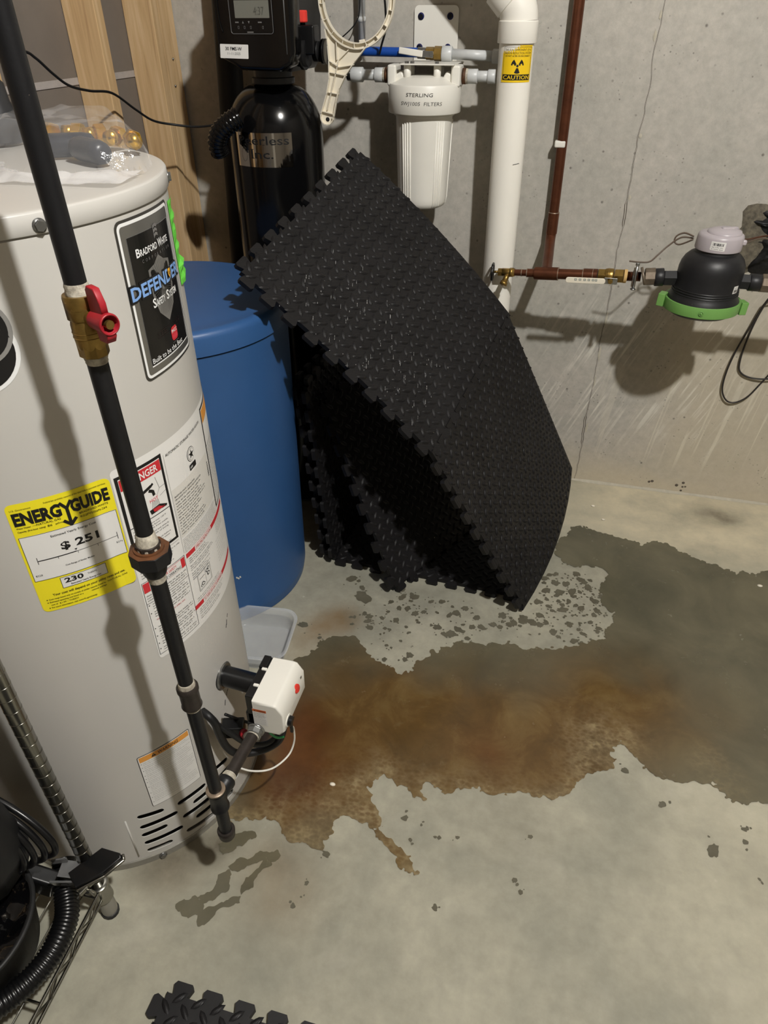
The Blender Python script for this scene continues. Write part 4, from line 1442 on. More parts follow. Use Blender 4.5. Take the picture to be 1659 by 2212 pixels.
# letter D carries a little gold shield
s.poly([(DW * .665, .131), (DW * .735, .131), (DW * .735, .122), (DW * .70, .1145), (DW * .665, .122)], M_INK, .0019)
s.poly([(DW * .672, .1296), (DW * .728, .1296), (DW * .728, .1225), (DW * .70, .1165), (DW * .672, .1225)], mat('gold_ink', (232, 172, 52), .4), .0021)
s.rect(DW * .692, .121, DW * .708, .126, M_INK, .0023)
s.text('S', cx_ - .035, .0925, .0125, M_WHITEINK, .0014, .0085, bold=1.2)
s.text('AFETY', cx_ - .026, .0925, .0095, M_WHITEINK, .0014, .0245, bold=1.1)
s.text('S', cx_ + .003, .0925, .0125, M_WHITEINK, .0014, .0085, bold=1.2)
s.text('YSTEM', cx_ + .012, .0925, .0095, M_WHITEINK, .0014, .0265, bold=1.1)
s.frame(cx_ - .038, .0500, cx_ + .032, .0585, .0004, M_FAINT, .0012)
for k, ch in enumerate('ICON SYSTEM'):
    s.text(ch, cx_ - .035 + k * .006, .0525, .0042, M_FAINT, .0014)
s.rounded(cx_ - .004, .0330, cx_ + .016, .0530, .006, M_REDINK, .0014)
s.text('PHCC', cx_ - .0025, .0445, .0050, M_WHITEINK, .0017, .017, bold=.8)
for (x, z) in ((-.001, .036), (.0045, .036), (.0095, .036)):
    s.rect(cx_ + x, z, cx_ + x + .0035, z + .0055, M_PINK, .0017)
s.line(cx_ - .003, .0305, cx_ + .016, .0305, .0006, M_GREYINK, .0014)
s.text('Built to be the Best', .0185, .0215, .0075, M_WHITEINK, .0014, .088, bold=.4)
s.build('lettering', lab)

# --- orange warning label
s = Sheet(cyl_map(HX, HY, HR + .0005, -46.2, .1725))
WW, WHt = 20.3 * U, .1545
s.rounded(0, 0, WW, WHt, .004, M_INK, 0)
lab = s.build('warning_label', heater)
lab['label'] = 'white warning label with orange header'
s = Sheet(cyl_map(HX, HY, HR + .0005, -46.2, .1725))
s.rounded(.0012, .0012, WW - .0012, WHt - .0012, .003, M_PAPER, .0003)
s.rect(.003, WHt - .0165, WW - .003, WHt - .0028, M_ORANGE, .0006)
s.text('WARNING', WW * .36, WHt - .0135, .0080, M_INK, .0009, .040, bold=.6, shear=.12)
s.poly([(WW * .24, WHt - .0140), (WW * .33, WHt - .0140), (WW * .285, WHt - .0050)], M_INK, .0009)
s.rect(WW * .282, WHt - .0115, WW * .290, WHt - .0075, M_ORANGE, .0011)
z = WHt - .0205
for n in (2, 2, 3, 2, 2, 3, 4, 3, 3, 1):
    s.disc(.0045, z - .0011, .0009, M_INK, .0006, 6)
    s.lines(.0075, z, WW - .004, n, .0045, .0013, M_INK, .0006, .25)
    z -= n * .0045 + .0012
s.build('lettering', lab)

# --- round logo sticker at the far left, and the green tape on the far side
s = Sheet(cyl_map(HX, HY, HR + .0005, -62, 1.118))
s.disc(.055, -.012, .052, M_WHITEINK, 0, 40); s.disc(.055, -.012, .047, M_INK, .0003, 40)
s.disc(.065, .012, .041, mat('pale_halo', (134, 132, 128), .4), .0005, 40); s.disc(.065, .012, .036, M_INK, .0007, 40)
s.disc(.063, .020, .0315, M_WHITEINK, .0009, 40); s.disc(.063, .020, .030, M_NAVY, .0011, 40)
o = s.build('round_logo_sticker', heater)
o['label'] = 'round navy and white sticker'
b = MB()
vs, fs = [], []
for i in range(15):
    z = 1.090 + .118 * i / 14
    k = .0022 * math.sin(i * 2.4) + (.004 if i < 4 else 0)
    vs += [hpt(20.5 - (i / 14) * 0.2, z, .0008), hpt(25, z, .0022 + k * .7), hpt(29.5 + (1.5 if i < 4 else 0), z, .001 + k)]
for i in range(14):
    for c in (0, 1):
        fs.append((3 * i + c, 3 * i + c + 1, 3 * i + c + 4, 3 * i + c + 3))
b.add(vs, fs, M_NEON)
o = b.build('green_tape', None, heater)
o['label'] = 'crinkled neon green tape'

# ================================================================== GAS PIPE
GP = lambda z: Vector((-0.4475 - 0.0185 * max(0, (z - .3)) / 1.0, 0.590, z))
gas = thing('gas_pipe', 'black iron gas pipe with red valve in front of the heater', 'pipe', (-0.4475, 0.59, 0.2))
PR = 0.0109
def part(mb, name, m=None, parent=None, label=None, auto=True):
    o = mb.build(name, m, parent, auto)
    if label:
        o['label'] = label
    return o
b = MB(); b.cyl(GP(1.203), GP(2.98), PR, M_BLACKP, 28); part(b, 'upper_pipe', None, gas)
b = MB(); b.cyl(GP(.872), GP(1.135), PR, M_BLACKP, 28); part(b, 'middle_pipe', None, gas)
b = MB(); b.cyl(GP(.622), GP(.855), PR, M_BLACKP, 28); part(b, 'lower_pipe', None, gas)
b = MB(); b.cyl(GP(.352), GP(.585), PR, M_BLACKP, 28); part(b, 'bottom_pipe', None, gas)
# thread sealant collars
def sealant(z0, z1, r0, r1):
    q = MB()
    n = 6
    prof = []
    for i in range(n + 1):
        t = i / n
        prof.append((r0 + (r1 - r0) * t + .0006 * (i % 2), (z1 - z0) * t))
    q.lathe(prof, GP(z0), GP(z1) - GP(z0), 28, M_SEAL)
    part(q, 'thread_sealant', None, gas, 'white thread sealant')
sealant(1.190, 1.208, .0126, .0112)
sealant(1.124, 1.136, .0108, .0124)
sealant(.876, .900, .0150, .0112)
sealant(.822, .834, .0108, .0126)
sealant(.615, .626, .0126, .0112)
sealant(.566, .573, .0112, .0130)
# ball valve
ax = (GP(1.2) - GP(1.1)).normalized()
b = MB()
b.hexnut(GP(1.172), GP(1.1945), .0168, M_BRASS, 8)
b.lathe([(.0135, 0), (.0152, .006), (.0160, .018), (.0158, .028), (.0140, .036)], GP(1.139), ax, 32, M_BRASS)
b.hexnut(GP(1.133), GP(1.149), .0154, M_BRASS, 8)
b.lathe([(.0160, 0), (.0168, .003), (.0168, .010), (.0160, .013)], GP(1.184), ax, 32, M_BRASS)
for k, dz in enumerate((1.1540, 1.1590)):
    b.lathe([(.0154, 0), (.0164, .0008), (.0154, .0016)], GP(dz), ax, 32, M_BRASS)
valve = part(b, 'ball_valve', None, gas, 'brass ball valve')
hd = Vector((0.90, -0.43, 0.0)).normalized()          # stem points towards the room
side = Vector((0, 0, 1)).cross(hd).normalized()
HR3 = mt_axes((0, 0, 0), hd, side, (0, 0, 1)).to_3x3()
c0 = GP(1.1760) + hd * .010
b = MB()
b.cyl(c0, c0 + hd * .010, .0085, M_BRASS, 18)
b.cyl(c0 + hd * .010, c0 + hd * .037, .0045, M_BRASS, 14)
part(b, 'valve_stem', None, valve)
b = MB()
b.lathe([(.0085, 0), (.0098, .002), (.0112, .026), (.0104, .028), (.0088, .028), (.0080, .022), (0, .0218)], c0 + hd * .009, hd, 28, M_REDH)
wing = [(-.011, .006), (.011, .006), (.0105, .020), (.004, .0335), (-.008, .0345), (-.0115, .030)]
b.prism(wing, -.0038, .0038, mt_axes(c0 + hd * .022, hd, (0, 0, 1), -side), M_REDH, False, .0012)
wing2 = [(-.006, -.006), (.012, -.006), (.014, -.012), (.010, -.019), (-.003, -.019)]
b.prism(wing2, -.0055, .0055, mt_axes(c0 + hd * .022, hd, (0, 0, 1), -side), M_REDH, False, .0012)
part(b, 'valve_handle', None, valve, 'red tee handle', False)
# union
b = MB()
b.hexnut(GP(.854), GP(.8745), .0262, M_BLACKP, 8)
b.lathe([(.0262, 0), (.0235, .0008)], GP(.8745), ax, 8, M_RUST, False)
b.lathe([(.0195, 0), (.0190, .0030), (.0165, .0030)], GP(.8745), ax, 32, M_RUST)
b.hexnut(GP(.870), GP(.884), .0160, M_IRON2, 8)
b.lathe([(.0130, 0), (.0150, .004), (.0178, .016), (.0190, .022)], GP(.833), ax, 28, M_BLACKP)
part(b, 'pipe_union', None, gas, 'rust ringed black union nut')
# coupling
b = MB()
b.lathe([(.0125, 0), (.0150, .002), (.0158, .004), (.0146, .008), (.0146, .034), (.0162, .037), (.0162, .044), (.0145, .0465), (.0120, .0465)], GP(.571), ax, 32, M_IRON2)
part(b, 'coupling', None, gas, 'worn iron coupling')
# tee, branch, drip leg and cap
TZ = .334
tee = GP(TZ)
b = MB()
b.lathe([(.0125, 0), (.0160, .002), (.0164, .007), (.0148, .010), (.0148, .044), (.0164, .047), (.0164, .053), (.0150, .0555), (.0120, .0555)], GP(.300), (0, 0, 1), 32, M_BLACKP)
bd = (Vector((-0.437, 0.738, .3345)) - tee).normalized()
b.lathe([(.0146, .004), (.0146, .022), (.0164, .025), (.0164, .032), (.0150, .0345), (.0115, .0345)], tee, bd, 32, M_BLACKP)
b.lathe([(.0160, 0), (.0168, .002), (.0164, .0045), (.0135, .0058), (.0105, .0058)], GP(.3515), (0, 0, 1), 32, M_SOLDER)
part(b, 'tee_fitting', None, gas)
b = MB(); b.cyl(tee + bd * .030, tee + bd * .141, .0112, M_IRON2, 28); part(b, 'branch_pipe', None, gas, 'brown worn branch pipe')
q = MB(); q.lathe([(.0128, 0), (.0124, .004), (.0130, .006), (.0116, .012)], tee + bd * .033, bd, 24, M_SEAL); part(q, 'thread_sealant', None, gas, 'white thread sealant')
q = MB(); q.lathe([(.0116, 0), (.0128, .004), (.0122, .008), (.0126, .011)], tee + bd * .128, bd, 24, M_SEAL); part(q, 'thread_sealant', None, gas, 'white thread sealant')
b = MB(); b.cyl(GP(.228), GP(.305), .0109, M_BLACKP, 28); part(b, 'drip_leg', None, gas)
b = MB()
b.lathe([(.0, 0), (.0060, .0008), (.0118, .0035), (.0146, .009), (.0150, .018), (.0158, .020), (.0158, .0265), (.0146, .0285), (.0112, .0285)], GP(.2050), (0, 0, 1), 32, M_IRON2)
part(b, 'end_cap', None, gas)

# ================================================================== GAS CONTROL VALVE
gv = thing('gas_control', 'white gas control box with red button on the heater side', 'gas valve', (-.44, .79, .33))
BX0, BX1, BY0, BY1, BZ0, BZ1 = -.4395, -.3790, .7345, .8480, .3290, .4110
b = MB()
out = [(BX0, BZ0 + .004), (BX0 + .004, BZ0), (BX1 - .012, BZ0), (BX1 - .001, BZ0 + .014), (BX1, BZ1 - .022), (BX1 - .012, BZ1 - .002), (BX1 - .02, BZ1), (BX0, BZ1)]
b.prism([(p[0], p[1]) for p in out], -BY1, -BY0, Matrix(((1, 0, 0, 0), (0, 0, -1, 0), (0, 1, 0, 0), (0, 0, 0, 1))), M_WHITEP, True, .004)
o = b.build('housing', None, gv); sharp(o.data, 45); o['label'] = 'white plastic housing'
b = MB()                                              # red reset button and status window on the front
b.lathe([(.0115, 0), (.0115, .003), (.0095, .0048), (.0, .0052)], (BX1 - .0035, .806, BZ1 - .028), (1, 0, .25), 24, M_REDD, squash=(.85, 1.0))
part(b, 'reset_button', None, gv, 'red round button')
b = MB(); b.box((BX1 - .0015, .829, BZ1 - .0235), (.003, .007, .006), M_STEEL, None, .0008); part(b, 'status_window', None, gv)
b = MB()
b.cyl((BX1 - .004, .7535, BZ0 + .026), (BX1 + .001, .7535, BZ0 + .026), .0125, M_WHITEP, 24)
b.cyl((BX1 + .0005, .7535, BZ0 + .026), (BX1 + .008, .7535, BZ0 + .025), .0098, M_BLKPLAS, 20)
b.box((BX1 + .005, .7520, BZ0 + .010), (.006, .005, .030), M_BLKPLAS, None, .0015)
part(b, 'control_knob', None, gv, 'black knob')
s = Sheet(plane_map((BX1 + .0003, .772, BZ0 + .030), (0, 1, .0), (0, 0, 1)))
s.text('HONEYWELL', 0, .004, .0036, mat('embossed_white', (206, 203, 196), .4), .0004, .032)
o = s.build('lettering', gv)
s = Sheet(plane_map((BX0 + .0005, BY0 - .0004, BZ0 + .0215), (1, 0, 0), (0, 0, 1)))
s.rounded(0, 0, .0275, .0445, .0012, M_PAPER, 0)
o = s.build('warning_sticker', gv)
s = Sheet(plane_map((BX0 + .0005, BY0 - .0004, BZ0 + .0215), (1, 0, 0), (0, 0, 1)))
s.rect(.0004, .0372, .0271, .0438, M_ORANGE2, .0002)
s.text('WARNING', .0085, .0388, .0032, M_INK, .0004, .0165, bold=.8)
s.poly([(.0035, .0388), (.0070, .0388), (.0052, .0422)], M_INK, .0004)
s.lines(.002, .0355, .0255, 6, .0026, .0014, M_INK, .0004, .3)
s.lines(.0015, .0185, .026, 8, .0021, .0008, M_GREYINK, .0004, .2)
s.build('lettering', o)
# black mounting bracket behind the housing, standing off the tank on a tube
b = MB()
b.box((BX0 - .0085, .795, .372), (.017, .100, .078), M_BLKPLAS, None, .002)
b.box((BX0 - .011, .756, .350), (.020, .022, .030), M_BLKPLAS, None, .003)
b.box((BX0 - .013, .750, .325), (.014, .018, .026), M_BLKPLAS, None, .003)
b.box((BX0 - .010, .829, .412), (.014, .030, .006), M_BLKPLAS, None, .001)
b.box((BX0 - .005, .812, .4125), (.010, .006, .004), M_WHITEP, None, .001)
b.box((BX0 - .005, .772, .4125), (.010, .006, .004), M_WHITEP, None, .001)
part(b, 'bracket', None, gv, 'black bracket', False)
b = MB(); b.cyl((BX0 - .014, .812, .362), (-.540, .818, .362), .0205, M_BLKPLAS, 28); part(b, 'standoff_tube', None, gv, 'black tube')
b = MB()
b.lathe([(.0285, 0), (.0285, .002), (.0262, .0045), (.0205, .0050)], (-.5395, .818, .362), (1, 0, 0), 28, M_STEEL)
b.lathe([(.0290, -.003), (.0290, .0008)], (-.5395, .818, .362), (1, 0, 0), 28, M_BLKPLAS)
part(b, 'flange', None, gv, 'steel flange')
b = MB()                                              # threaded inlet
b.hexnut((-.4370, .7350, .3345), (-.4368, .7190, .3345), .0150, M_STEEL, 8)
b.lathe([(.0165, 0), (.0165, .004)], (-.4370, .7350, .3345), (0, -1, 0), 24, M_STEEL)
part(b, 'inlet_nut', None, gv, 'steel inlet nut', False)

# cables looping under the control box
def cable(name, pts, r, m, lab, cat='cable', group=None, n=10, seg=10):
    q = MB(); q.tube(catmull(pts, n), r, m, seg)
    return tag(q.build(name), lab, cat, group)
cable('burner_hose', [(-.545, .735, .352), (-.528, .728, .350), (-.520, .730, .330), (-.520, .736, .290), (-.515, .744, .240), (-.500, .758, .205), (-.465, .785, .190), (-.436, .808, .200), (-.424, .818, .240), (-.420, .808, .290), (-.420, .800, .330)], .0078, M_BLKRUB, 'thick black cable looping from the heater under the white control box')
cable('sensor_cable', [(-.530, .735, .330), (-.500, .745, .285), (-.478, .765, .235), (-.452, .795, .207), (-.436, .825, .215), (-.432, .835, .250), (-.430, .830, .300), (-.428, .825, .330)], .0056, M_BLKRUB, 'thinner black cable of the loop, nearer the blue tank')
cable('igniter_wire', [(-.490, .705, .250), (-.462, .725, .208), (-.432, .755, .182), (-.412, .795, .176), (-.402, .812, .205), (-.396, .805, .260), (-.386, .775, .305), (-.378, .760, .322)], .0020, M_WHITEP, 'thin white wire hanging lowest under the control box')
cable('ground_wire', [(-.425, .752, .330), (-.422, .756, .300), (-.416, .768, .272), (-.408, .782, .258)], .0024, M_GREENW, 'short green wire below the control box', seg=8)
cable('black_wire', [(-.525, .775, .300), (-.500, .790, .270), (-.468, .800, .250), (-.444, .790, .262), (-.437, .775, .300), (-.436, .770, .330)], .0030, M_BLKRUB, 'thin black wire innermost of the loop under the control box')
b = MB()
b.box((-.512, .775, .262), (.044, .030, .030), M_BLKPLAS, Matrix.Rotation(.3, 3, 'Z'), .003)
b.cyl((-.487, .765, .268), (-.478, .760, .270), .009, M_REDH, 16)
b.cyl((-.479, .7605, .270), (-.474, .758, .2705), .0072, M_WHITEP, 14)
tag(b.build('flame_switch'), 'small black switch with a dark red tip beside the branch pipe', 'switch')

# ================================================================== SALT TANK
BXc, BYc = -.928, 1.503
salt = thing('salt_tank', 'round blue plastic salt tank with a flat lid', 'tank', (BXc, BYc, 0))
b = MB()
b.lathe([(.262, 0), (.270, .004), (.2745, .030), (.2752, .034), (.2752, .040), (.278, .30), (.2815, .70), (.2825, .790), (.2835, .8), (.2835, .808), (.26, .809)], (BXc, BYc, 0), seg=96, m=M_BLUE)
part(b, 'tank_body', None, salt)
b = MB()
b.lathe([(.2845, .8125), (.2892, .8125), (.2888, .850), (.2870, .858), (.2825, .8635), (.2760, .8665), (.2700, .8672), (.2660, .8664), (.2400, .8680), (.1500, .8705), (0, .8715)], (BXc, BYc, 0), seg=96, m=M_BLUE)
part(b, 'tank_lid', None, salt)
b = MB()
for (th, z) in ((-49.5, .170), (-48.6, .166), (-47.6, .169)):
    a = math.radians(th)
    p = Vector((BXc + .2768 * math.cos(a), BYc + .2768 * math.sin(a), z))
    b.box(p, (.0008, .0035, .006), M_CREAM, Matrix.Rotation(a, 3, 'Z') @ Matrix.Rotation(.3, 3, 'X'))
b.build('scuff_mark', None, salt)['kind'] = 'stuff'

# clear food tub on the floor
tub = thing('plastic_tub', 'clear plastic food tub on the floor between heater and blue tank', 'container', (-.670, 1.216, 0))
TM = mt_axes((-.670, 1.216, 0), (math.cos(.12), math.sin(.12), 0), (-math.sin(.12), math.cos(.12), 0), (0, 0, 1))
def ring_prof(hx, r, z):
    return [Vector((p[0], p[1], z)) for p in rrect(-hx, -hx, hx, hx, r, 6)]
b = MB()
levels = [(.078, .030, .0012), (.0795, .032, .006), (.084, .036, .030), (.088, .038, .052), (.090, .040, .054), (.0955, .042, .0555), (.0955, .042, .0585), (.089, .039, .058), (.0868, .037, .052), (.0828, .034, .030), (.078, .030, .0075), (.074, .028, .0035)]
rings = [ring_prof(*l) for l in levels]
n = len(rings[0])
vs = [TM @ v for r in rings for v in r]
fs = []
for j in range(len(rings) - 1):
    for i in range(n):
        fs.append((j * n + i, j * n + (i + 1) % n, (j + 1) * n + (i + 1) % n, (j + 1) * n + i))
fs.append(tuple(range(n))[::-1])
fs.append(tuple((len(rings) - 1) * n + i for i in range(n)))
b.add(vs, fs, M_CLEAR, True)
o = b.build('tub_body', None, tub); sharp(o.data, 50)
q = MB(); q.tube([TM @ v for v in ring_prof(.0962, .0425, .057)], .0022, M_CLEAR, 8, True)
q.build('rim_bead', None, tub)

# ================================================================== WATER SOFTENER
SX, SY, SR = -.827, 2.032, .128
soft = thing('water_softener', 'black pressure tank water softener with control head and mirror label', 'water softener', (SX, SY, 0))
b = MB()
prof = [(.100, 0), (.118, .004), (SR - .002, .02), (SR, .03), (SR, 1.150)]
for k in range(1, 13):
    a = PI / 2 * k / 12
    prof.append((.042 + (SR - .042) * math.cos(a), 1.150 + .118 * math.sin(a)))
prof.append((.042, 1.272))
b.lathe(prof, (SX, SY, 0), seg=72, m=M_BLKGLOSS)
part(b, 'pressure_tank', None, soft)
b = MB()
b.lathe([(.054, 1.270), (.056, 1.272), (.056, 1.284), (.050, 1.286), (.050, 1.318)], (SX + .012, SY - .02, 0), seg=40, m=mat('neck_grey', (44, 44, 46), .4))
part(b, 'neck_collar', None, soft)
# mirror label with serif-like lettering
TH_A = -123.0
f4 = cyl_map(SX, SY, SR + .0006, TH_A, 1.0855)
LW4, LH4 = math.radians(73) * SR, .0815
s = Sheet(f4, .006)
s.rect(0, 0, LW4, LH4, M_MIRROR, 0)
lab = s.build('mirror_label', soft)
s = Sheet(f4, .006)
s.text('Peerless', LW4 * .07, LH4 * .66, .0215, M_INK, .0004, LW4 * .88, bold=.4)
s.text('Inc.', LW4 * .30, LH4 * .26, .0215, M_INK, .0004, LW4 * .38, bold=.5)
for (x, w_) in ((.07, .012), (.30, .008), (.52, .008), (.66, .008)):     # serifs
    s.rect(LW4 * x - .001, LH4 * .66 - .0006, LW4 * x + w_ * .6, LH4 * .66 + .0006, M_INK, .0004)
s.rect(LW4 * .295, LH4 * .26 - .0006, LW4 * .295 + .009, LH4 * .26 + .0008, M_INK, .0004)
s.rect(LW4 * .295, LH4 * .26 + .0207, LW4 * .295 + .009, LH4 * .26 + .0221, M_INK, .0004)
N_ = 28
for k in range(N_):                                                       # thin oval ring at the left
    a0, a1 = 2 * PI * k / N_, 2 * PI * (k + 1) / N_
    s.line(LW4 * .16 + .009 * math.cos(a0), LH4 * .36 + .0165 * math.sin(a0), LW4 * .16 + .009 * math.cos(a1), LH4 * .36 + .0165 * math.sin(a1), .0004, M_INK, .0004)
s.build('lettering', lab)
# control head
HYF = 1.882
def headmt(y):
    return Matrix(((1, 0, 0, 0), (0, 0, 1, y), (0, 1, 0, 0), (0, 0, 0, 1)))
out = [(-.868, 1.318), (-.845, 1.306), (-.742, 1.304), (-.712, 1.318), (-.703, 1.345), (-.701, 1.50), (-.706, 1.535), (-.73, 1.56), (-.86, 1.56), (-.893, 1.535), (-.903, 1.49), (-.9045, 1.335)]
b = MB()
b.prism(out, HYF, HYF + .060, headmt(0), M_BLKGLOSS, True, .010)
o = b.build('front_cover', None, soft); sharp(o.data, 50)
out2 = [(-.860, 1.312), (-.74, 1.300), (-.722, 1.330), (-.716, 1.50), (-.72, 1.57), (-.90, 1.57), (-.911, 1.49), (-.911, 1.34)]
b = MB(); b.prism(out2, HYF + .058, 2.150, headmt(0), M_BLKPLAS, True, .012)
o = b.build('rear_cover', None, soft); sharp(o.data, 50)
b = MB()
fr = rrect(-.8595, 1.3805, -.7515, 1.475, .005)
b.prism(fr, HYF - .0022, HYF, headmt(0), M_DKINK, False, .0008)
b.build('keypad', None, soft)
q = MB(); q.tube([Vector((p[0], HYF - .0022, p[1])) for p in rrect(-.8595, 1.3805, -.7515, 1.475, .006)], .0009, M_GREYMET, 6, True)
kp = q.build('keypad_bezel', None, soft)
b = MB(); b.prism(rrect(-.8455, 1.4115, -.7585, 1.4455, .001), HYF - .0034, HYF - .002, headmt(0), M_LCD, False)
lcd = b.build('display', None, soft)
lcd['label'] = 'grey lcd display'
s = Sheet(plane_map((-.8595, HYF - .0036, 1.3805), (1, 0, 0), (0, 0, 1)))
SEG_M = mat('lcd_digit', (74, 74, 68), .4)
s.text('4:37', .062, .037, .0165, SEG_M, .0002, .026)
for (u, w_) in ((.013, .009), (.071, .010)):
    s.rect(u, .0215, u + w_, .0240, M_GREYINK, .0001)
s.poly([(.0305, .0205), (.0355, .0205), (.033, .0255)], M_GREYINK, .0001)
s.poly([(.0455, .0250), (.0505, .0250), (.048, .0200)], M_GREYINK, .0001)
for u in (.0205, .036, .052, .083):
    s.frame(u - .0018, .010, u + .0018, .0155, .0006, M_GREYINK, .0001)
s.rect(.042, .0022, .058, .0046, M_GREYINK, .0001)
s.build('lettering', lcd)
s = Sheet(plane_map((-.8965, HYF - .0006, 1.3315), (1, 0, -.02), (.09, 0, 1)))
s.rounded(0, 0, .0740, .0290, .0015, M_PAPER, 0)
o = s.build('name_tag', soft); o['label'] = 'white paper tag'
s = Sheet(plane_map((-.8965, HYF - .0009, 1.3315), (1, 0, -.02), (.09, 0, 1)))
s.text('30 FME-W', .014, .0165, .0072, M_INK, 0, .043, bold=1.0)
s.text('11-11-2025', .019, .0075, .0055, M_GREYINK, 0, .034)
s.build('lettering', o)
b = MB()
arc = [Vector((-.8775 - .012 * math.cos(a), HYF - .001, 1.430 + .050 * math.sin(a))) for a in np.linspace(-1.2, 1.2, 16)]
b.tube(arc, .0015, M_BLKGLOSS, 8)
b.build('cover_ridge', None, soft)
b = MB(); b.cyl((-.7215, HYF - .0005, 1.34), (-.7215, HYF - .0005, 1.52), .0016, M_GREYMET, 8); b.build('cover_trim', None, soft)
# bypass valve at the right, red knob
b = MB()
b.cyl((-.745, 1.99, 1.342), (-.705, 1.99, 1.342), .033, M_BLKRUB, 28)
b.cyl((-.722, 1.99, 1.342), (-.714, 1.99, 1.342), .040, M_BLKPLAS, 28)
b.box((-.703, 1.99, 1.366), (.044, .046, .062), M_BLKPLAS, None, .005)
b.cyl((-.690, 1.99, 1.342), (-.668, 1.99, 1.342), .022, M_BLKRUB, 24)
b.cyl((-.668, 1.99, 1.342), (-.657, 1.99, 1.342), .027, M_BLKPLAS, 24)
b.cyl((-.716, 1.985, 1.396), (-.716, 1.985, 1.404), .008, M_BLKPLAS, 16)
byp = part(b, 'bypass_valve', None, soft, None, False)
b = MB()
b.lathe([(.0125, 0), (.0140, .002), (.0140, .022), (.0125, .0245), (0, .0250)], (-.716, 1.985, 1.402), (0, 0, 1), 12, M_REDD, False)
part(b, 'bypass_knob', None, byp, 'red fluted knob', False)
# ribbed drain elbow on the tank's left
b = MB()
pts = catmull([(-.868, 1.890, 1.205), (-.890, 1.878, 1.192), (-.915, 1.872, 1.172), (-.930, 1.876, 1.145), (-.932, 1.890, 1.120)], 10)
rr = [.024 + (.003 if i % 3 == 0 else 0) for i in range(len(pts))]
b.tube(pts, .02, M_BLKGLOSS, 16, rr=rr)
tag(b.build('ribbed_hose'), 'short glossy black ribbed hose elbow beside the mirror label', 'hose')

# big black pipe standing behind the softener
b = MB()
b.cyl((-1.100, 2.205, 0.0), (-1.000, 2.205, 1.75), .037, mat('pipe_sleeve_black', (24, 23, 22), .6), 32)
o = b.build('drain_pipe')
tag(o, 'thick dull black vertical pipe between the studs and the softener', 'pipe')

# ================================================================== PIPES ON THE WALL
b = MB()
b.cyl((-.800, 2.235, 1.385), (-.800, 2.235, 2.70), .0125, M_PEXB, 18)
tag(b.build('water_pipe'), 'vertical blue plastic water pipe behind the softener head', 'pipe')
lvl = thing('bypass_line', 'blue and white horizontal water pipe with white lever valve above filter', 'pipe', (-0.4551, 2.2350, 1.3289))
b = MB(); b.cyl((-0.7504, 2.2350, 1.3350), (-0.4672, 2.2350, 1.3315), .0115, M_PEXB, 20); part(b, 'blue_pipe', None, lvl, 'blue pipe')
b = MB()
b.hexnut((-0.4531, 2.2350, 1.3300), (-0.4298, 2.2350, 1.3300), .0150, M_BRASS, 8)
b.hexnut((-0.4298, 2.2350, 1.3300), (-0.4086, 2.2350, 1.3295), .0172, M_BRASS, 8)
b.cyl((-0.4753, 2.2350, 1.3310), (-0.4510, 2.2350, 1.3300), .0135, M_STEEL, 20)
b.cyl((-0.4328, 2.2350, 1.3300), (-0.4328, 2.2147, 1.3300), .0065, M_BRASS, 14)
vb = part(b, 'lever_valve', None, lvl, 'brass lever valve', False)
b = MB()
b.box((-0.4450, 2.2117, 1.3289), (.034, .003, .0150), M_STEEL, Matrix.Rotation(.05, 3, 'Y'), .001)
b.hexnut((-0.4328, 2.2147, 1.3300), (-0.4328, 2.2067, 1.3300), .0065, M_STEEL)
b.box((-0.4905, 2.2107, 1.3335), (.067, .0055, .0155), M_WHITEP, Matrix.Rotation(.12, 3, 'Y'), .0025)
part(b, 'valve_lever', None, vb, 'white lever', False)
b = MB()
b.cyl((-0.4086, 2.2350, 1.3295), (-0.3802, 2.2350, 1.3289), .0185, M_PEXW, 24, bev=.002)
b.cyl((-0.3823, 2.2350, 1.3289), (-0.2710, 2.2350, 1.3249), .0125, M_PEXW, 22)
b.cyl((-0.2710, 2.2350, 1.3249), (-0.2427, 2.2350, 1.3239), .0170, M_PEXW, 24, bev=.002)
b.cyl((-0.2447, 2.2350, 1.3239), (-0.1669, 2.2350, 1.3209), .0125, M_PEXW, 22)
part(b, 'white_pipe', None, lvl, 'white translucent pipe', False)

b = MB(); b.cyl((-.640, 2.255, 1.336), (-.628, 2.255, 2.70), .0098, M_PEXW, 18)
b.cyl((-.6398, 2.255, 1.40), (-.6397, 2.255, 1.412), .0118, M_PEXW, 18)
tag(b.build('water_pipe'), 'translucent white vertical pipe seen through the wrench ring', 'pipe')
cable('thin_cable', [(-.548, 2.10, 1.62), (-.541, 2.10, 1.50), (-.538, 2.12, 1.43), (-.548, 2.16, 1.385), (-.566, 2.19, 1.352), (-.58, 2.22, 1.33)], .0028, M_BLKRUB, 'thin black cable hanging inside the wrench ring')
cable('hanging_wire', [(-.640, 2.24, 1.50), (-.645, 2.24, 1.41), (-.700, 2.24, 1.36)], .0016, M_BLKRUB, 'thin dark wire beside the red bypass knob')

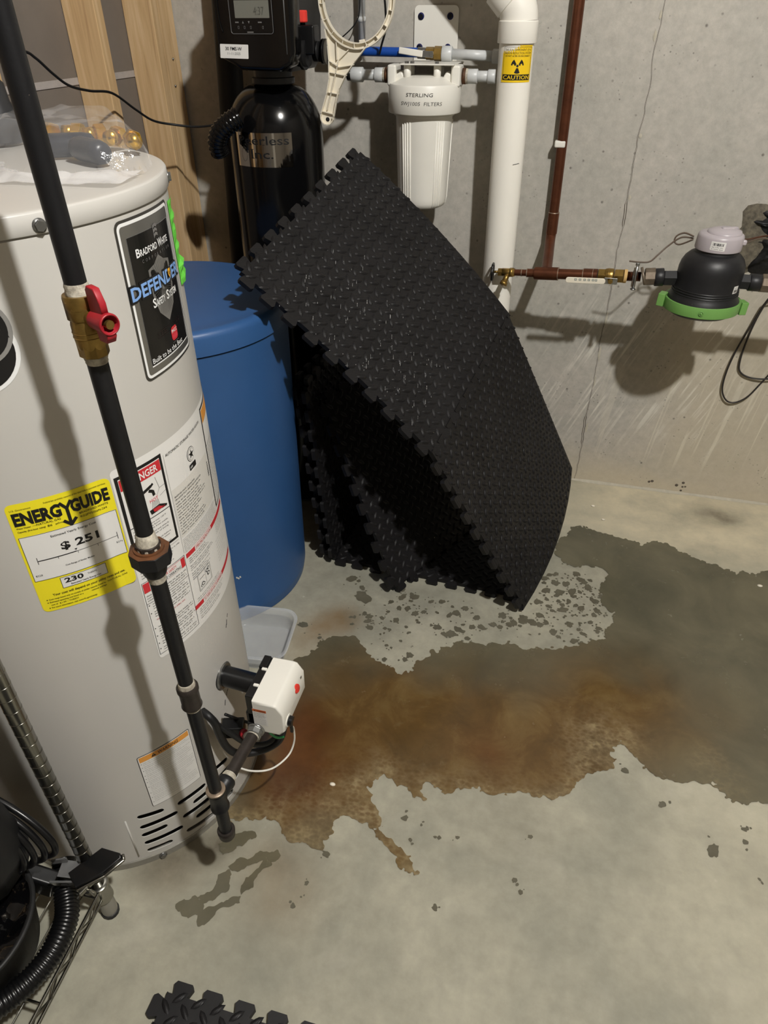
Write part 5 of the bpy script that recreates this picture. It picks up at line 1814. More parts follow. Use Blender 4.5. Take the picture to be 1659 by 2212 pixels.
# housing wrench hanging in front
wr = thing('filter_wrench', 'cream plastic filter wrench with round ring and ribbed handle', 'wrench', (-.62, 2.0, 1.2))
WY = 2.0
WC = (-.580, 1.449)
b = MB()
NR = 72
def annulus(r0, r1, y0, y1, m):
    vs, fs = [], []
    for i in range(NR):
        a = 2 * PI * i / NR
        for (r, y) in ((r0, y0), (r1, y0), (r1, y1), (r0, y1)):
            vs.append((WC[0] + r * math.cos(a) * .95, y, WC[1] + r * math.sin(a) * 1.02))
    for i in range(NR):
        j = (i + 1) % NR
        for k in range(4):
            k2 = (k + 1) % 4
            fs.append((4 * i + k, 4 * j + k, 4 * j + k2, 4 * i + k2))
    b.add(vs, fs, m)
annulus(.0865, .1005, WY + .004, WY + .0075, M_CREAM)
annulus(.0980, .1005, WY - .006, WY + .004, M_CREAM)
annulus(.0865, .0890, WY - .006, WY + .004, M_CREAM)
for k in range(18):
    a = 2 * PI * k / 18 + .1
    p = Vector((WC[0] + .0936 * math.cos(a) * .95, WY - .001, WC[1] + .0936 * math.sin(a) * 1.02))
    b.box(p, (.0095, .010, .0013), M_CREAM, Matrix.Rotation(-a, 3, 'Y'))
for a in (.15, PI - .05, -PI / 2 + .16):
    p = Vector((WC[0] + .0842 * math.cos(a) * .95, WY, WC[1] + .0842 * math.sin(a) * 1.02))
    b.box(p, (.006, .011, .013), M_CREAM, Matrix.Rotation(-a, 3, 'Y'), .001)
o = b.build('wrench_ring', None, wr)
L_ = [(-.661, 1.388), (-.656, 1.355), (-.6545, 1.323), (-.6555, 1.284), (-.664, 1.250), (-.6815, 1.206)]
R_ = [(-.6480, 1.199), (-.640, 1.232), (-.630, 1.262), (-.612, 1.292), (-.586, 1.322), (-.552, 1.357)]
end = []
cxe, cze, re_ = -.6665, 1.1965, .0172
for k in range(9):
    a = math.radians(150 + 220 * k / 8)
    end.append((cxe + re_ * math.cos(a), cze + re_ * math.sin(a)))
topc = [(-.575, 1.3475), (-.600, 1.3515), (-.625, 1.3630), (-.645, 1.3760)]
outl = L_ + end + R_ + topc
b = MB()
hm = Matrix(((1, 0, 0, 0), (0, 0, 1, 0), (0, 1, 0, 0), (0, 0, 0, 1)))
# plate with a hole near its end: filled outline plus a dark eyelet ring
b.prism(outl, WY + .003, WY + .0065, hm, M_CREAM)
edge = L_ + end + R_
pts = [Vector((p[0], WY - .001, p[1])) for p in edge]
for p, q_ in zip(pts[:-1], pts[1:]):
    d = q_ - p
    ang = math.atan2(d.z, d.x)
    b.box((p + q_) / 2, (d.length + .001, .011, .0022), M_CREAM, Matrix.Rotation(-ang, 3, 'Y'))
def rib(x0, z0, x1, z1, t=.0018):
    d = Vector((x1 - x0, 0, z1 - z0))
    b.box(((x0 + x1) / 2, WY - .0003, (z0 + z1) / 2), (d.length, .009, t), M_CREAM, Matrix.Rotation(-math.atan2(d.z, d.x), 3, 'Y'))
rib(-.6645, 1.214, -.628, 1.325); rib(-.628, 1.325, -.602, 1.346)
rib(-.6335, 1.3245, -.6335, 1.362)
rib(-.6545, 1.323, -.6285, 1.309); rib(-.6285, 1.309, -.590, 1.3145)
rib(-.6555, 1.298, -.610, 1.291)
rib(-.6600, 1.254, -.632, 1.250)
rib(-.6805, 1.211, -.6465, 1.204)
o2 = b.build('wrench_handle', None, wr)
q = MB(); q.lathe([(.0052, 0), (.0052, .0005), (0, .0005)], (-.6665, WY + .0027, 1.1915), (0, -1, 0), 20, M_DARKIN); q.build('hanging_hole', None, wr)

# ================================================================== WATER FILTER
FX0, FY0 = -.4385, 2.163
wf = thing('water_filter', 'white water filter housing with handwritten cap on wall bracket', 'water filter', (FX0, FY0, .96))
b = MB()
b.lathe([(.030, .958), (.0585, .9585), (.0645, .962), (.0690, .972), (.0705, .985), (.0775, 1.182), (.0785, 1.190), (.083, 1.192), (.083, 1.200)], (FX0, FY0, 0), seg=72, m=M_WHITEP)
sump = part(b, 'sump', None, wf)
for c_ in (-117, -43, 20):
    q = MB()
    for k in range(4):
        a = math.radians(c_ + (k - 1.5) * 6.0)
        p0 = Vector((FX0 + .0710 * math.cos(a), FY0 + .0710 * math.sin(a), .984))
        p1 = Vector((FX0 + .0778 * math.cos(a), FY0 + .0778 * math.sin(a), 1.180))
        q.tube([Vector((FX0 + .060 * math.cos(a), FY0 + .060 * math.sin(a), .9605)), Vector((FX0 + .0675 * math.cos(a), FY0 + .0675 * math.sin(a), .968)), p0, p1], .0025, M_WHITEP, 8)
    o = q.build('sump_ribs', None, sump)
b = MB()
b.lathe([(.0870, 1.1985), (.0975, 1.1985), (.0990, 1.2005), (.0980, 1.262), (.0955, 1.266), (.080, 1.2705), (.060, 1.2800), (.035, 1.2840), (0, 1.2845)], (FX0, FY0, 0), seg=72, m=M_WHITEP)
cap = part(b, 'filter_cap', None, wf)
for sx in (-1, 1):
    b = MB()
    b.box((FX0 + sx * .0865, FY0, 1.284), (.0250, .062, .050), M_WHITEP, None, .006)
    b.box((FX0 + sx * .0660, FY0, 1.275), (.030, .046, .030), M_WHITEP, Matrix.Rotation(sx * .55, 3, 'Y'), .005)
    b.cyl((FX0 + sx * .097, FY0, 1.283), (FX0 + sx * .1005, FY0, 1.283), .0225, M_WHITEP, 28)
    b.build('port_boss', None, cap)
for sx in (-.0445, .0365):
    for sy in (-.022, .022):
        q = MB()
        q.cyl((FX0 + sx, FY0 + sy, 1.270), (FX0 + sx, FY0 + sy, 1.3075), .0098, M_WHITEP, 20)
        q.build('mount_post', None, cap)
b = MB()
b.prism(rrect(-.4985, 1.296, -.3760, 1.4370, .012), 2.2862, 2.2895, hm, M_WHITEP, False, .0008)
b.box((-.4280, 2.204, 1.3100), (.146, .170, .0032), M_WHITEP, None, .001)
br = part(b, 'wall_bracket', None, wf, None, False)
for (x, z) in ((-.4795, 1.4125), (-.3990, 1.4125), (-.4820, 1.3420), (-.4025, 1.3420)):
    q = MB()
    q.cyl((x, 2.2862, z), (x, 2.2845, z), .0085, M_NAVY, 20)
    q.hexnut((x, 2.2847, z), (x, 2.2800, z), .0060, mat('blue_black_bolt', (22, 24, 34), .4, .5))
    q.build('bolt', None, br)
for x in (-.484, -.469, -.403):
    q = MB(); q.hexnut((x, 2.136, 1.3115), (x, 2.136, 1.3165), .0056, M_STEEL); q.build('bolt', None, br)
s = Sheet(cyl_map(FX0, FY0, .0988, -117.5, 1.216), .004)
M_PEN = mat('marker_pen', (74, 72, 70), .6)
s.text('STERLING', math.radians(9) * .0988, .0255, .0088, M_PEN, .0003, math.radians(42) * .0988, shear=.12)
s.text('SWJ1005  FILTERS', 0, .0060, .0088, M_PEN, .0003, math.radians(66) * .0988, shear=.15, rot=-.01)
s.build('lettering', cap)
# plumbing at both ports
def port(sx, x_thread, segs, name_lab):
    q = MB()
    x = x_thread
    q.cyl((x, FY0, 1.283), (x + sx * .010, FY0, 1.283), .0185, M_RUST, 20)
    x += sx * .010
    q.lathe([(.0175, 0), (.0185, .002), (.0170, .004), (.0182, .006)], (x - sx * .001, FY0, 1.283), (sx, 0, 0), 20, M_SEAL)
    x += sx * .005
    for (l, r, m) in segs:
        q.cyl((x, FY0, 1.283), (x + sx * l, FY0, 1.283), r, m, 24, bev=.001)
        x += sx * l
    o = q.build('port_fitting', None, wf)
    return o
port(-1, FX0 - .1005, ((.024, .0175, M_PEXW), (.034, .0130, M_PEXW), (.033, .0178, M_PEXW), (.012, .0150, M_BLKPLAS)), '')
port(1, FX0 + .1005, ((.026, .0170, M_PEXW), (.027, .0130, M_PEXW), (.0195, .0165, M_PEXW)), '')

# ================================================================== RADON PIPE
rp = thing('radon_pipe', 'white vertical vent pipe with yellow caution sticker', 'pipe', (-.195, 2.172, 0))
RA, RB = Vector((-.1925, 2.180, 0)), Vector((-.2025, 2.162, 1.42))
RX = lambda z: RA + (RB - RA) * (z / 1.42)
b = MB(); b.cyl(RX(0), RX(1.385), .0445, M_PVC, 48); part(b, 'straight_pipe', None, rp)
b = MB()
b.lathe([(.0450, 0), (.0492, .0005), (.0500, .002), (.0498, .046), (.0480, .048)], RX(1.3565), RB - RA, 48, M_PVC)
cpts = [RX(1.403)]
for k in range(1, 9):
    a = math.radians(45) * k / 8
    cpts.append(RX(1.403) + Vector((-.060 * (1 - math.cos(a)), 0, .060 * math.sin(a))))
b.tube(cpts, .0472, M_PVC, 40)
d = Vector((-math.sin(math.radians(45)), 0, math.cos(math.radians(45))))
e0 = cpts[-1]
b.lathe([(.0470, 0), (.0505, .001), (.0505, .046), (.0470, .048)], e0 - d * .002, d, 48, M_PVC)
part(b, 'elbow', None, rp)
b = MB(); b.cyl(e0 + d * .03, e0 + d * 1.2, .0445, M_PVC, 48); part(b, 'sloping_pipe', None, rp)
f5 = cyl_map(RX(1.31).x, RX(1.31).y, .0449, -131, 1.2735)
LW5 = math.radians(108) * .0449
LH5 = .0805
s = Sheet(f5, .004)
s.rect(0, 0, LW5, LH5, M_YEL2, 0)
lab = s.build('caution_sticker', rp); lab['label'] = 'yellow caution sticker'
s = Sheet(f5, .004)
s.frame(.004, .005, LW5 - .004, LH5 - .004, .0008, M_INK, .0003)
s.text('THIS IS A COMPONENT OF A', LW5 / 2, LH5 - .0125, .0050, M_INK, .0003, LW5 - .014, 'C')
s.text('RADON REDUCTION SYSTEM', LW5 / 2, LH5 - .0195, .0050, M_INK, .0003, LW5 - .014, 'C')
s.text('DO NOT ALTER OR DISCONNECT', LW5 / 2, LH5 - .0250, .0036, M_INK, .0003, LW5 - .018, 'C', bold=.8)
cu_, cv_ = LW5 / 2, .0360
s.disc(cu_, cv_, .0030, M_INK, .0003, 16)
for a0 in (90, 210, 330):
    a0 -= 0
for c_ in (30, 150, 270):
    p = []
    for k in range(9):
        a = math.radians(c_ - 30 + 60 * k / 8 * 1.0)
        a = math.radians(c_) + math.radians(-26 + 52 * k / 8)
        p.append((cu_ + .0165 * math.cos(a), cv_ + .0165 * math.sin(a)))
    for k in range(9):
        a = math.radians(c_) + math.radians(26 - 52 * k / 8)
        p.append((cu_ + .0046 * math.cos(a), cv_ + .0046 * math.sin(a)))
    vsn = [s.f(u, v, .0003) for u, v in p]
    s.mb.add(vsn, [(k, k + 1, 16 - k, 17 - k) for k in range(8)], M_INK)
s.rect(.004, .005, LW5 - .004, .0175, M_INK, .0005)
s.text('CAUTION', LW5 / 2, .0070, .0088, M_YEL2, .0008, LW5 - .014, 'C', bold=.6)
s.build('lettering', lab)
q = MB()
for (x, z, a) in ((.02, 1.082, .15),):
    q.box((RX(z).x + .028, RX(z).y - .0348, z), (.020, .0006, .0012), M_INK, Matrix.Rotation(-.15, 3, 'Y') @ Matrix.Rotation(.68, 3, 'Z'))
q.build('scuff_mark', None, rp)

# ================================================================== COPPER LINE
cp = thing('copper_pipe', 'brown copper water pipe running down the wall to a tee', 'pipe', (-.06, 2.2, .8))
def AX(x):
    t = (x + .22) / .51
    y = 2.100 - .060 * min(1, max(0, t))
    z = .797 + .037 * min(1, max(0, t))
    return Vector((x, y, z))
b = MB(); b.cyl((-.0570, 2.262, .905), (-.0760, 2.262, 2.70), .0143, M_COPPER, 24); part(b, 'riser', None, cp)
b = MB()
pts = catmull([(-.0568, 2.262, .930), (-.0566, 2.262, .880), (-.0570, 2.255, .862), (-.0560, 2.225, .845), (-.0535, 2.150, .822), (-.0520, 2.094, .8095)], 6)
b.tube(pts, .0150, M_COPPER, 20)
b.cyl((-.0569, 2.262, .935), (-.0565, 2.262, .876), .0164, M_COPPER, 24)
b.lathe([(.0166, 0), (.0160, .002)], (-.0565, 2.262, .935), (0, 0, 1), 24, M_SOLDER)
part(b, 'elbow', None, cp)
b = MB()
b.cyl(AX(-.083), AX(-.018), .0178, M_COPPER, 28)
b.cyl(AX(-.105), AX(-.083), .0118, M_COPPER, 24); b.cyl(AX(-.085), AX(-.080), .0160, M_COPPER, 24)
b.cyl(AX(-.0185), AX(-.0165), .0182, M_SOLDER, 28)
part(b, 'tee', None, cp)
b = MB(); b.cyl(AX(-.018), AX(.052), .0143, M_COPPER, 24); b.cyl(AX(.052), AX(.090), .0172, M_COPPER, 24); b.cyl(AX(.050), AX(.0525), .0168, M_SOLDER, 24)
b.cyl(AX(.077), AX(.0785), .0176, M_SOLDER, 24)
part(b, 'straight_pipe', None, cp)
b = MB(); b.cyl(AX(-.142), AX(-.105), .0092, M_COPPER, 20); b.cyl(AX(-.1225), AX(-.120), .0104, M_SOLDER, 20); b.cyl(AX(-.107), AX(-.1045), .0124, M_SOLDER, 20)
part(b, 'stub_pipe', None, cp)
b = MB()
b.box((-.0648, 2.262, 1.118), (.030, .032, .018), M_WHITEP, None, .004)
b.box((-.0700, 2.279, 1.118), (.014, .020, .016), M_WHITEP, None, .002)
part(b, 'pipe_clip', None, cp, 'white plastic pipe clip', False)

fc = thing('drain_faucet', 'small brass drain faucet with black wheel beside the white pipe', 'faucet', tuple(AX(-.17)))
b = MB()
b.cyl(AX(-.178), AX(-.142), .0112, M_BRASS, 24)
b.cyl(AX(-.156), AX(-.146), .0128, M_BRASS, 24)
b.hexnut(AX(-.190), AX(-.176), .0118, M_BRASS)
b.cyl(AX(-.205), AX(-.188), .0038, M_BRASS, 12)
d = Vector((-.28, -.55, -.80)).normalized()
b.cyl(AX(-.160), AX(-.160) + d * .036, .0078, M_BRASS, 20)
b.cyl(AX(-.160) + d * .030, AX(-.160) + d * .040, .0110, M_BRASS, 20)
part(b, 'faucet_body', None, fc, None, False)
b = MB()
wc = AX(-.207)
ring = [wc + Vector((0, .0205 * math.cos(a) * (1 + .06 * math.cos(6 * a)), .0225 * math.sin(a) * (1 + .06 * math.cos(6 * a)))) for a in np.linspace(0, 2 * PI, 37)[:-1]]
b.tube(ring, .0036, M_BLKPLAS, 8, True)
for k in range(4):
    a = PI / 2 * k + .4
    b.cyl(wc, wc + Vector((0, .019 * math.cos(a), .021 * math.sin(a))), .0024, M_BLKPLAS, 8)
b.cyl(wc - Vector((.003, 0, 0)), wc + Vector((.004, 0, 0)), .0062, M_BLKPLAS, 14)
part(b, 'hand_wheel', None, fc, 'black hand wheel', False)

mv = thing('shutoff_valve', 'brass shutoff valve with ivory lever left of the water meter', 'valve', tuple(AX(.125)))
b = MB()
b.hexnut(AX(.092), AX(.112), .0192, M_BRASS, 6)
b.lathe([(.0175, 0), (.0192, .003), (.0196, .012), (.0192, .021), (.0175, .024)], AX(.110), AX(.2) - AX(.1), 32, M_BRASS)
b.cyl(AX(.118), AX(.1205), .0200, M_BRASS, 32)
b.hexnut(AX(.136), AX(.160), .0196, M_BRASS, 6)
b.cyl(AX(.124), AX(.124) + Vector((0, -.030, -.006)), .0085, M_BRASS, 18)
part(b, 'valve_body', None, mv, None, False)
b = MB()
pv = AX(.124) + Vector((0, -.029, -.006))
b.box(pv + Vector((.002, 0, .000)), (.036, .0028, .0175), M_STEEL, None, .0012)
b.box(pv + Vector((.002, -.002, .008)), (.034, .0055, .0025), M_STEEL, None, .0008)
b.hexnut(pv + Vector((.001, .000, 0)), pv + Vector((.001, -.007, 0)), .0070, M_BRASS)
out = rrect(-.119, -.0075, -.012, .0075, .0068)
b.prism(out, -.003, .003, mt_axes(pv + Vector((0, -.002, -.0010)), (1, 0, .03), (-.03, 0, 1), (0, -1, 0)), M_CREAM, False, .0012)
lv = part(b, 'lever', None, mv, 'ivory lever', False)
s = Sheet(plane_map(pv + Vector((-.095, -.0054, -.0062)), (1, 0, .03), (-.03, 0, 1)))
M_MARK = mat('lever_print', (96, 118, 122), .5)
for u in (.000, .012, .0245, .036, .047, .055):
    s.rect(u, .0025, u + .0012, .0085, M_MARK, 0); s.rect(u, .0025, u + .006, .0037, M_MARK, 0)
    s.rect(u + .0045, .0030, u + .0057, .0085, M_MARK, 0); s.rect(u + .001, .0070, u + .0045, .0080, M_MARK, 0)
s.build('lettering', lv)
# twine, ground clamp
b = MB()
for k in range(7):
    ring = [AX(.1605 + k * .0011) + Vector((0, .0172 * math.cos(a), .0172 * math.sin(a))) for a in np.linspace(0, 2 * PI, 25)[:-1]]
    b.tube(ring, .0011, mat('sisal_twine', (204, 170, 112), .9), 6, True)
tag(b.build('pipe_twine'), 'tan twine wound on the pipe thread beside the brass valve', 'twine')
gc = thing('ground_clamp', 'small bronze ground clamp with upright screws left of the water meter', 'clamp', tuple(AX(.19)))
b = MB()
b.cyl(AX(.168), AX(.2045), .0125, M_COPPER, 20)
b.lathe([(.0150, 0), (.0165, .002), (.0165, .008), (.0150, .010)], AX(.183), AX(.2) - AX(.1), 24, M_STEEL)
b.box(AX(.188) + Vector((0, -.010, .016)), (.011, .012, .020), M_BRONZE, None, .002)
b.box(AX(.188) + Vector((0, -.010, -.016)), (.011, .012, .018), M_BRONZE, None, .002)
part(b, 'clamp_body', None, gc, None, False)
b = MB()
b.cyl(AX(.189) + Vector((0, -.016, -.030)), AX(.189) + Vector((0, -.016, .038)), .0034, M_STEEL, 12)
b.hexnut(AX(.189) + Vector((0, -.016, .034)), AX(.189) + Vector((0, -.016, .041)), .0055, M_STEEL)
b.lathe([(.0, 0), (.006, .002), (.008, .0045), (.0055, .007)], AX(.189) + Vector((0, -.016, -.034)), (0, 0, 1), 16, M_STEEL)
part(b, 'clamp_screw', None, gc, 'steel screw', False)

# ================================================================== WATER METER
MX, MY = .3745, 2.035
wm = thing('water_meter', 'black water meter with green band and lilac grey cap', 'water meter', (MX, MY, .74))
TL = Matrix.Translation((MX, MY, .838)) @ Matrix.Rotation(math.radians(2.0), 4, 'Y')
ax_m = TL.to_3x3() @ Vector((0, 0, 1))
base = TL @ Vector((0, 0, -.838))
b = MB()
b.lathe([(.070, .765), (.091, .768), (.0935, .778), (.0925, .790), (.0870, .798), (.0825, .812), (.0820, .850), (.0820, .868), (.0795, .882), (.0735, .895), (.0640, .905), (.0540, .910), (.0520, .918)], base, ax_m, 72, M_METER)
for k in range(3):
    b.lathe([(.0848 - k * .001, .806 + k * .006), (.0856 - k * .001, .8075 + k * .006), (.0848 - k * .001, .809 + k * .006)], base, ax_m, 72, M_METER)
part(b, 'meter_body', None, wm)
b = MB()
b.lathe([(.0, .742), (.050, .744), (.078, .750), (.088, .757), (.088, .768)], base, ax_m, 64, M_METER)
part(b, 'meter_base', None, wm)
b = MB()
b.lathe([(.0945, .762), (.0985, .762), (.0985, .789), (.0945, .789)], base, ax_m, 64, M_GREEN)
for sx in (-1, 1):
    b.box(TL @ Vector((sx * .1030, -.006, -.0625)), (.019, .030, .034), M_GREEN, TL.to_3x3() @ Matrix.Rotation(sx * .35, 3, 'Z'), .002)
band = part(b, 'clamp_band', None, wm, 'green clamp band', False)
b = MB()
a = math.radians(-96)
pb = base + TL.to_3x3() @ Vector((.0985 * math.cos(a), .0985 * math.sin(a), .7755))
nb = TL.to_3x3() @ Vector((math.cos(a), math.sin(a), 0))
b.lathe([(.0062, -.001), (.0062, .002), (.0045, .002), (.0045, .0005), (.0032, .0005), (.0032, .0022), (0, .0022)], pb, nb, 20, M_GREEN)
part(b, 'band_rivet', None, band, None, False)
b = MB()
b.lathe([(.0530, .917), (.0570, .919), (.0575, .922), (.0565, .950), (.0545, .955), (.0500, .958), (.030, .960), (0, .9605)], base, ax_m, 56, M_LID)
reg = part(b, 'register_cap', None, wm, 'lilac grey cap')
b = MB()
b.lathe([(.0420, .9575), (.0425, .9590), (.0400, .9655), (.0200, .9715), (0, .9725)], base + TL.to_3x3() @ Vector((.005, -.004, 0)), ax_m, 48, M_LID)
b.box(TL @ Vector((.014, -.006, .1315)), (.046, .012, .010), M_LID, TL.to_3x3() @ Matrix.Rotation(.5, 3, 'Z'), .003)
part(b, 'flip_cover', None, reg, None, False)
b = MB(); b.box(TL @ Vector((.056, -.012, .103)), (.014, .012, .014), M_LID, TL.to_3x3(), .004)
part(b, 'hinge_lug', None, reg, None, False)
def msheet(th, z, r, w_, h_):
    def f(u, v, h):
        a = math.radians(th) + u / r
        return base + TL.to_3x3() @ Vector(((r + h + .0006) * math.cos(a), (r + h + .0006) * math.sin(a), z + v))
    return Sheet(f, .004)
s = msheet(-119, .9255, .0570, .034, .022)
s.rounded(0, 0, .036, .0215, .002, M_PAPER, 0)
lab = s.build('barcode_sticker', wm)
s = msheet(-119, .9255, .0570, .034, .022)
random.seed(3)
x = .005
while x < .029:
    w_ = random.choice((.0006, .0011, .0017))
    s.rect(x, .0115, x + w_, .0180, M_INK, .0003); x += w_ + random.choice((.0006, .001, .0016))
s.lines(.004, .0095, .031, 1, .004, .0026, M_INK, .0003, .05)
s.lines(.004, .0050, .031, 1, .004, .0026, M_INK, .0003, .05)
s.build('lettering', lab)
s = msheet(-46, .822, .0818, .02, .02)
s.rounded(0, 0, .0195, .0205, .0015, M_PAPER, 0)
lab = s.build('small_sticker', wm)
s = msheet(-46, .822, .0818, .02, .02)
s.rect(.003, .004, .016, .0110, M_GREYINK, .0003); s.line(.005, .0145, .008, .0135, .001, M_GREYINK, .0003); s.line(.008, .0135, .014, .0165, .001, M_GREYINK, .0003)
s.build('lettering', lab)
b = MB()
P0 = AX(.29)
for (x0, x1, r, m, hx) in ((.206, .213, .0240, M_BRONZE, 0), (.213, .240, .0232, M_BRONZE, 8), (.239, .262, .0232, M_METER, 0), (.262, .300, .0212, M_METER, 6)):
    a_, c_ = Vector((x0, MY + .004, .832)), Vector((x1, MY + .004, .8345))
    if hx: b.hexnut(a_, c_, r, m, hx)
    else: b.cyl(a_, c_, r, m, 28, bev=.0012)
part(b, 'inlet_coupling', None, wm, None, False)
b = MB()
for (x0, x1, r, m, hx) in ((.448, .478, .0212, M_METER, 6), (.476, .5045, .0222, M_METER, 0), (.5045, .535, .0238, M_BRONZE, 8), (.535, .66, .0165, M_BRONZE, 0)):
    a_, c_ = Vector((x0, MY, .838)), Vector((x1, MY, .838))
    if hx: b.hexnut(a_, c_, r, m, hx)
    else: b.cyl(a_, c_, r, m, 28, bev=.0012)
part(b, 'outlet_coupling', None, wm, None, False)

# wires around the meter
cable('ground_wire', [(.168, 2.070, .862), (.200, 2.066, .862), (.222, 2.066, .866), (.240, 2.072, .884), (.262, 2.085, .905), (.290, 2.085, .928), (.320, 2.075, .930)], .0022, M_WIREG, 'grey brown wire pair rising from the ground clamp to the meter cap')
cable('wire_loop', [(.318, 2.07, .936), (.296, 2.085, .940), (.278, 2.09, .930), (.276, 2.09, .915), (.290, 2.085, .910), (.318, 2.07, .928)], .0022, M_WIREG, 'small wire loop tucked left of the meter cap')
cable('copper_wire', [(.424, 2.045, .944), (.455, 2.09, .932), (.490, 2.13, .930), (.52, 2.15, .930), (.56, 2.17, .925), (.64, 2.20, .92)], .0020, M_COPPER, 'bare copper wire running right from the meter cap')
cable('grey_wire', [(.424, 2.045, .936), (.450, 2.09, .922), (.490, 2.13, .926), (.525, 2.15, .920), (.545, 2.16, .900), (.575, 2.17, .888), (.64, 2.20, .885)], .0026, M_WIREG, 'grey wire running right below the bare copper wire')
cable('meter_wire', [(.62, 2.19, .800), (.600, 2.22, .765), (.590, 2.255, .720), (.575, 2.275, .640), (.556, 2.280, .555), (.547, 2.28, .480), (.551, 2.28, .420), (.572, 2.28, .385), (.600, 2.28, .380), (.632, 2.28, .405), (.66, 2.28, .46), (.690, 2.272, .53), (.715, 2.265, .55), (.725, 2.265, .51), (.68, 2.275, .476), (.625, 2.282, .469), (.588, 2.284, .485), (.577, 2.283, .525), (.579, 2.283, .600), (.588, 2.275, .680), (.602, 2.25, .745), (.635, 2.20, .800)], .0027, mat('dark_wire', (44, 40, 38), .5), 'dark wire hanging in two low loops on the wall below the meter outlet')
# hole where the main enters, packed with black sealant
hole = thing('pipe_hole', 'ragged black sealed hole in the wall behind the meter', 'wall hole', (.56, 2.29, .89))
def blob(name, cx, cz, rx, rz, hgt, m, seed, spike):
    rg = np.random.default_rng(seed)
    q = MB()
    n, rings = 44, 9
    vs, fs = [], []
    ph = rg.random(12) * 6.28
    for j in range(rings):
        t = j / (rings - 1)
        for i in range(n):
            a = 2 * PI * i / n
            k = 1 + spike * sum(math.sin((p + 2) * a + ph[p]) / (p + 2) for p in range(10)) * (1 - .3 * t)
            r = (1 - t) ** .8 if t < 1 else 0
            h = hgt * (1 - (1 - t) ** 2.2) * (1 + .4 * math.sin(5 * a * t + ph[2]) * t) * rg.uniform(.75, 1.1)
            if j == 0: h = -.0005
            vs.append((cx + rx * k * (1 - t) * math.cos(a), WALL_Y - h, cz + rz * k * (1 - t) * math.sin(a)))
    for j in range(rings - 1):
        for i in range(n):
            i2 = (i + 1) % n
            fs.append((j * n + i, j * n + i2, (j + 1) * n + i2, (j + 1) * n + i))
    q.add(vs, fs, m, True)
    return q.build(name, None, hole)
blob('broken_rim', .585, .888, .118, .108, .010, M_GRIT, 2, .5)
blob('sealant_fill', .600, .905, .108, .082, .016, M_TAR, 5, .5)
blob('sealant_fill', .585, .865, .070, .066, .030, M_TAR, 9, .45)
blob('sealant_fill', .600, .945, .060, .034, .034, M_TAR, 12, .5)
blob('sealant_fill', .560, .925, .050, .026, .022, M_TAR, 15, .6)

# ================================================================== CORD, BAG AND TOOLS ON THE HEATER
cable('power_cord', [(-1.19, 1.40, 1.372), (-1.18, 1.52, 1.358), (-1.18, 1.56, 1.343), (-1.18, 1.607, 1.311), (-1.18, 1.656, 1.285), (-1.18, 1.73, 1.269), (-1.178, 1.82, 1.257), (-1.17, 1.90, 1.214), (-1.155, 1.955, 1.182), (-1.12, 2.00, 1.168), (-1.06, 2.02, 1.162), (-.99, 2.02, 1.170), (-.93, 2.00, 1.185)], .0030, M_BLKRUB, 'thin black cord sagging across the wooden studs to the softener', 'cord')

LZ = 1.2492
bag = thing('parts_bag', 'clear plastic bag of brass fittings lying on the heater lid', 'bag', (-.72, 1.03, LZ))
def sheet_blob(name, P, zf, m, parent, n=46, seed=1):
    """crumpled film: a grid clipped to polygon P with height zf(x,y)"""
    P = np.array(P)
    x0, x1, y0, y1 = P[:, 0].min(), P[:, 0].max(), P[:, 1].min(), P[:, 1].max()
    X, Y = np.meshgrid(np.linspace(x0, x1, n), np.linspace(y0, y1, n), indexing='ij')
    D = sdf(P, X, Y)
    Z = zf(X, Y, -D)
    idx = -np.ones(X.shape, int)
    vs = []
    for i in range(n):
        for j in range(n):
            if D[i, j] < .004:
                idx[i, j] = len(vs); vs.append((X[i, j], Y[i, j], Z[i, j]))
    fs = []
    for i in range(n - 1):
        for j in range(n - 1):
            k = [idx[i, j], idx[i + 1, j], idx[i + 1, j + 1], idx[i, j + 1]]
            if min(k) >= 0: fs.append(tuple(k))
    q = MB(); q.add(vs, fs, m, True)
    return q.build(name, None, parent)
BAGP = [(-.690, .842), (-.600, .870), (-.560, .905), (-.580, .955), (-.640, 1.050), (-.700, 1.110), (-.790, 1.115), (-.870, 1.090), (-.865, 1.00), (-.790, .880)]
def bag_h(X, Y, d):
    h = np.clip(d / .03, 0, 1) ** .6 * .052
    h += .006 * smooth_noise(X, Y, 28, 61) * np.clip(d / .02, 0, 1) + .003 * smooth_noise(X, Y, 70, 62) * np.clip(d / .01, 0, 1)
    return LZ + .0015 + np.maximum(h, 0)
sheet_blob('bag_film', BAGP, bag_h, M_BAG, bag, 60)
# white hem of the bag trailing to the front
HEM = [(-.600, .815), (-.556, .815), (-.552, .850), (-.565, .905), (-.600, .862), (-.680, .842), (-.760, .880), (-.80, .93), (-.84, .93), (-.80, .855), (-.71, .800)]
sheet_blob('bag_hem', HEM, lambda X, Y, d: LZ + .001 + np.clip(d, 0, .02) * .4 + .004 * np.abs(smooth_noise(X, Y, 40, 71)), M_FROST, bag, 60)
for i, (x, y) in enumerate(((-.838, 1.098), (-.792, 1.098), (-.747, 1.088), (-.702, 1.070), (-.655, 1.043))):
    q = MB()
    d = Vector((math.cos(2.6 + i * .7), math.sin(2.6 + i * .7), 0))
    c_ = Vector((x, y, LZ + .0185))
    q.hexnut(c_ - d * .014, c_ + d * .002, .0140, M_BRASSB)
    q.cyl(c_ + d * .002, c_ + d * .018, .0105, M_BRASSB, 16)
    tag(q.build('brass_fitting'), 'bright brass pipe fitting inside the clear bag on the heater', 'pipe fitting', 'brass fittings in the bag')
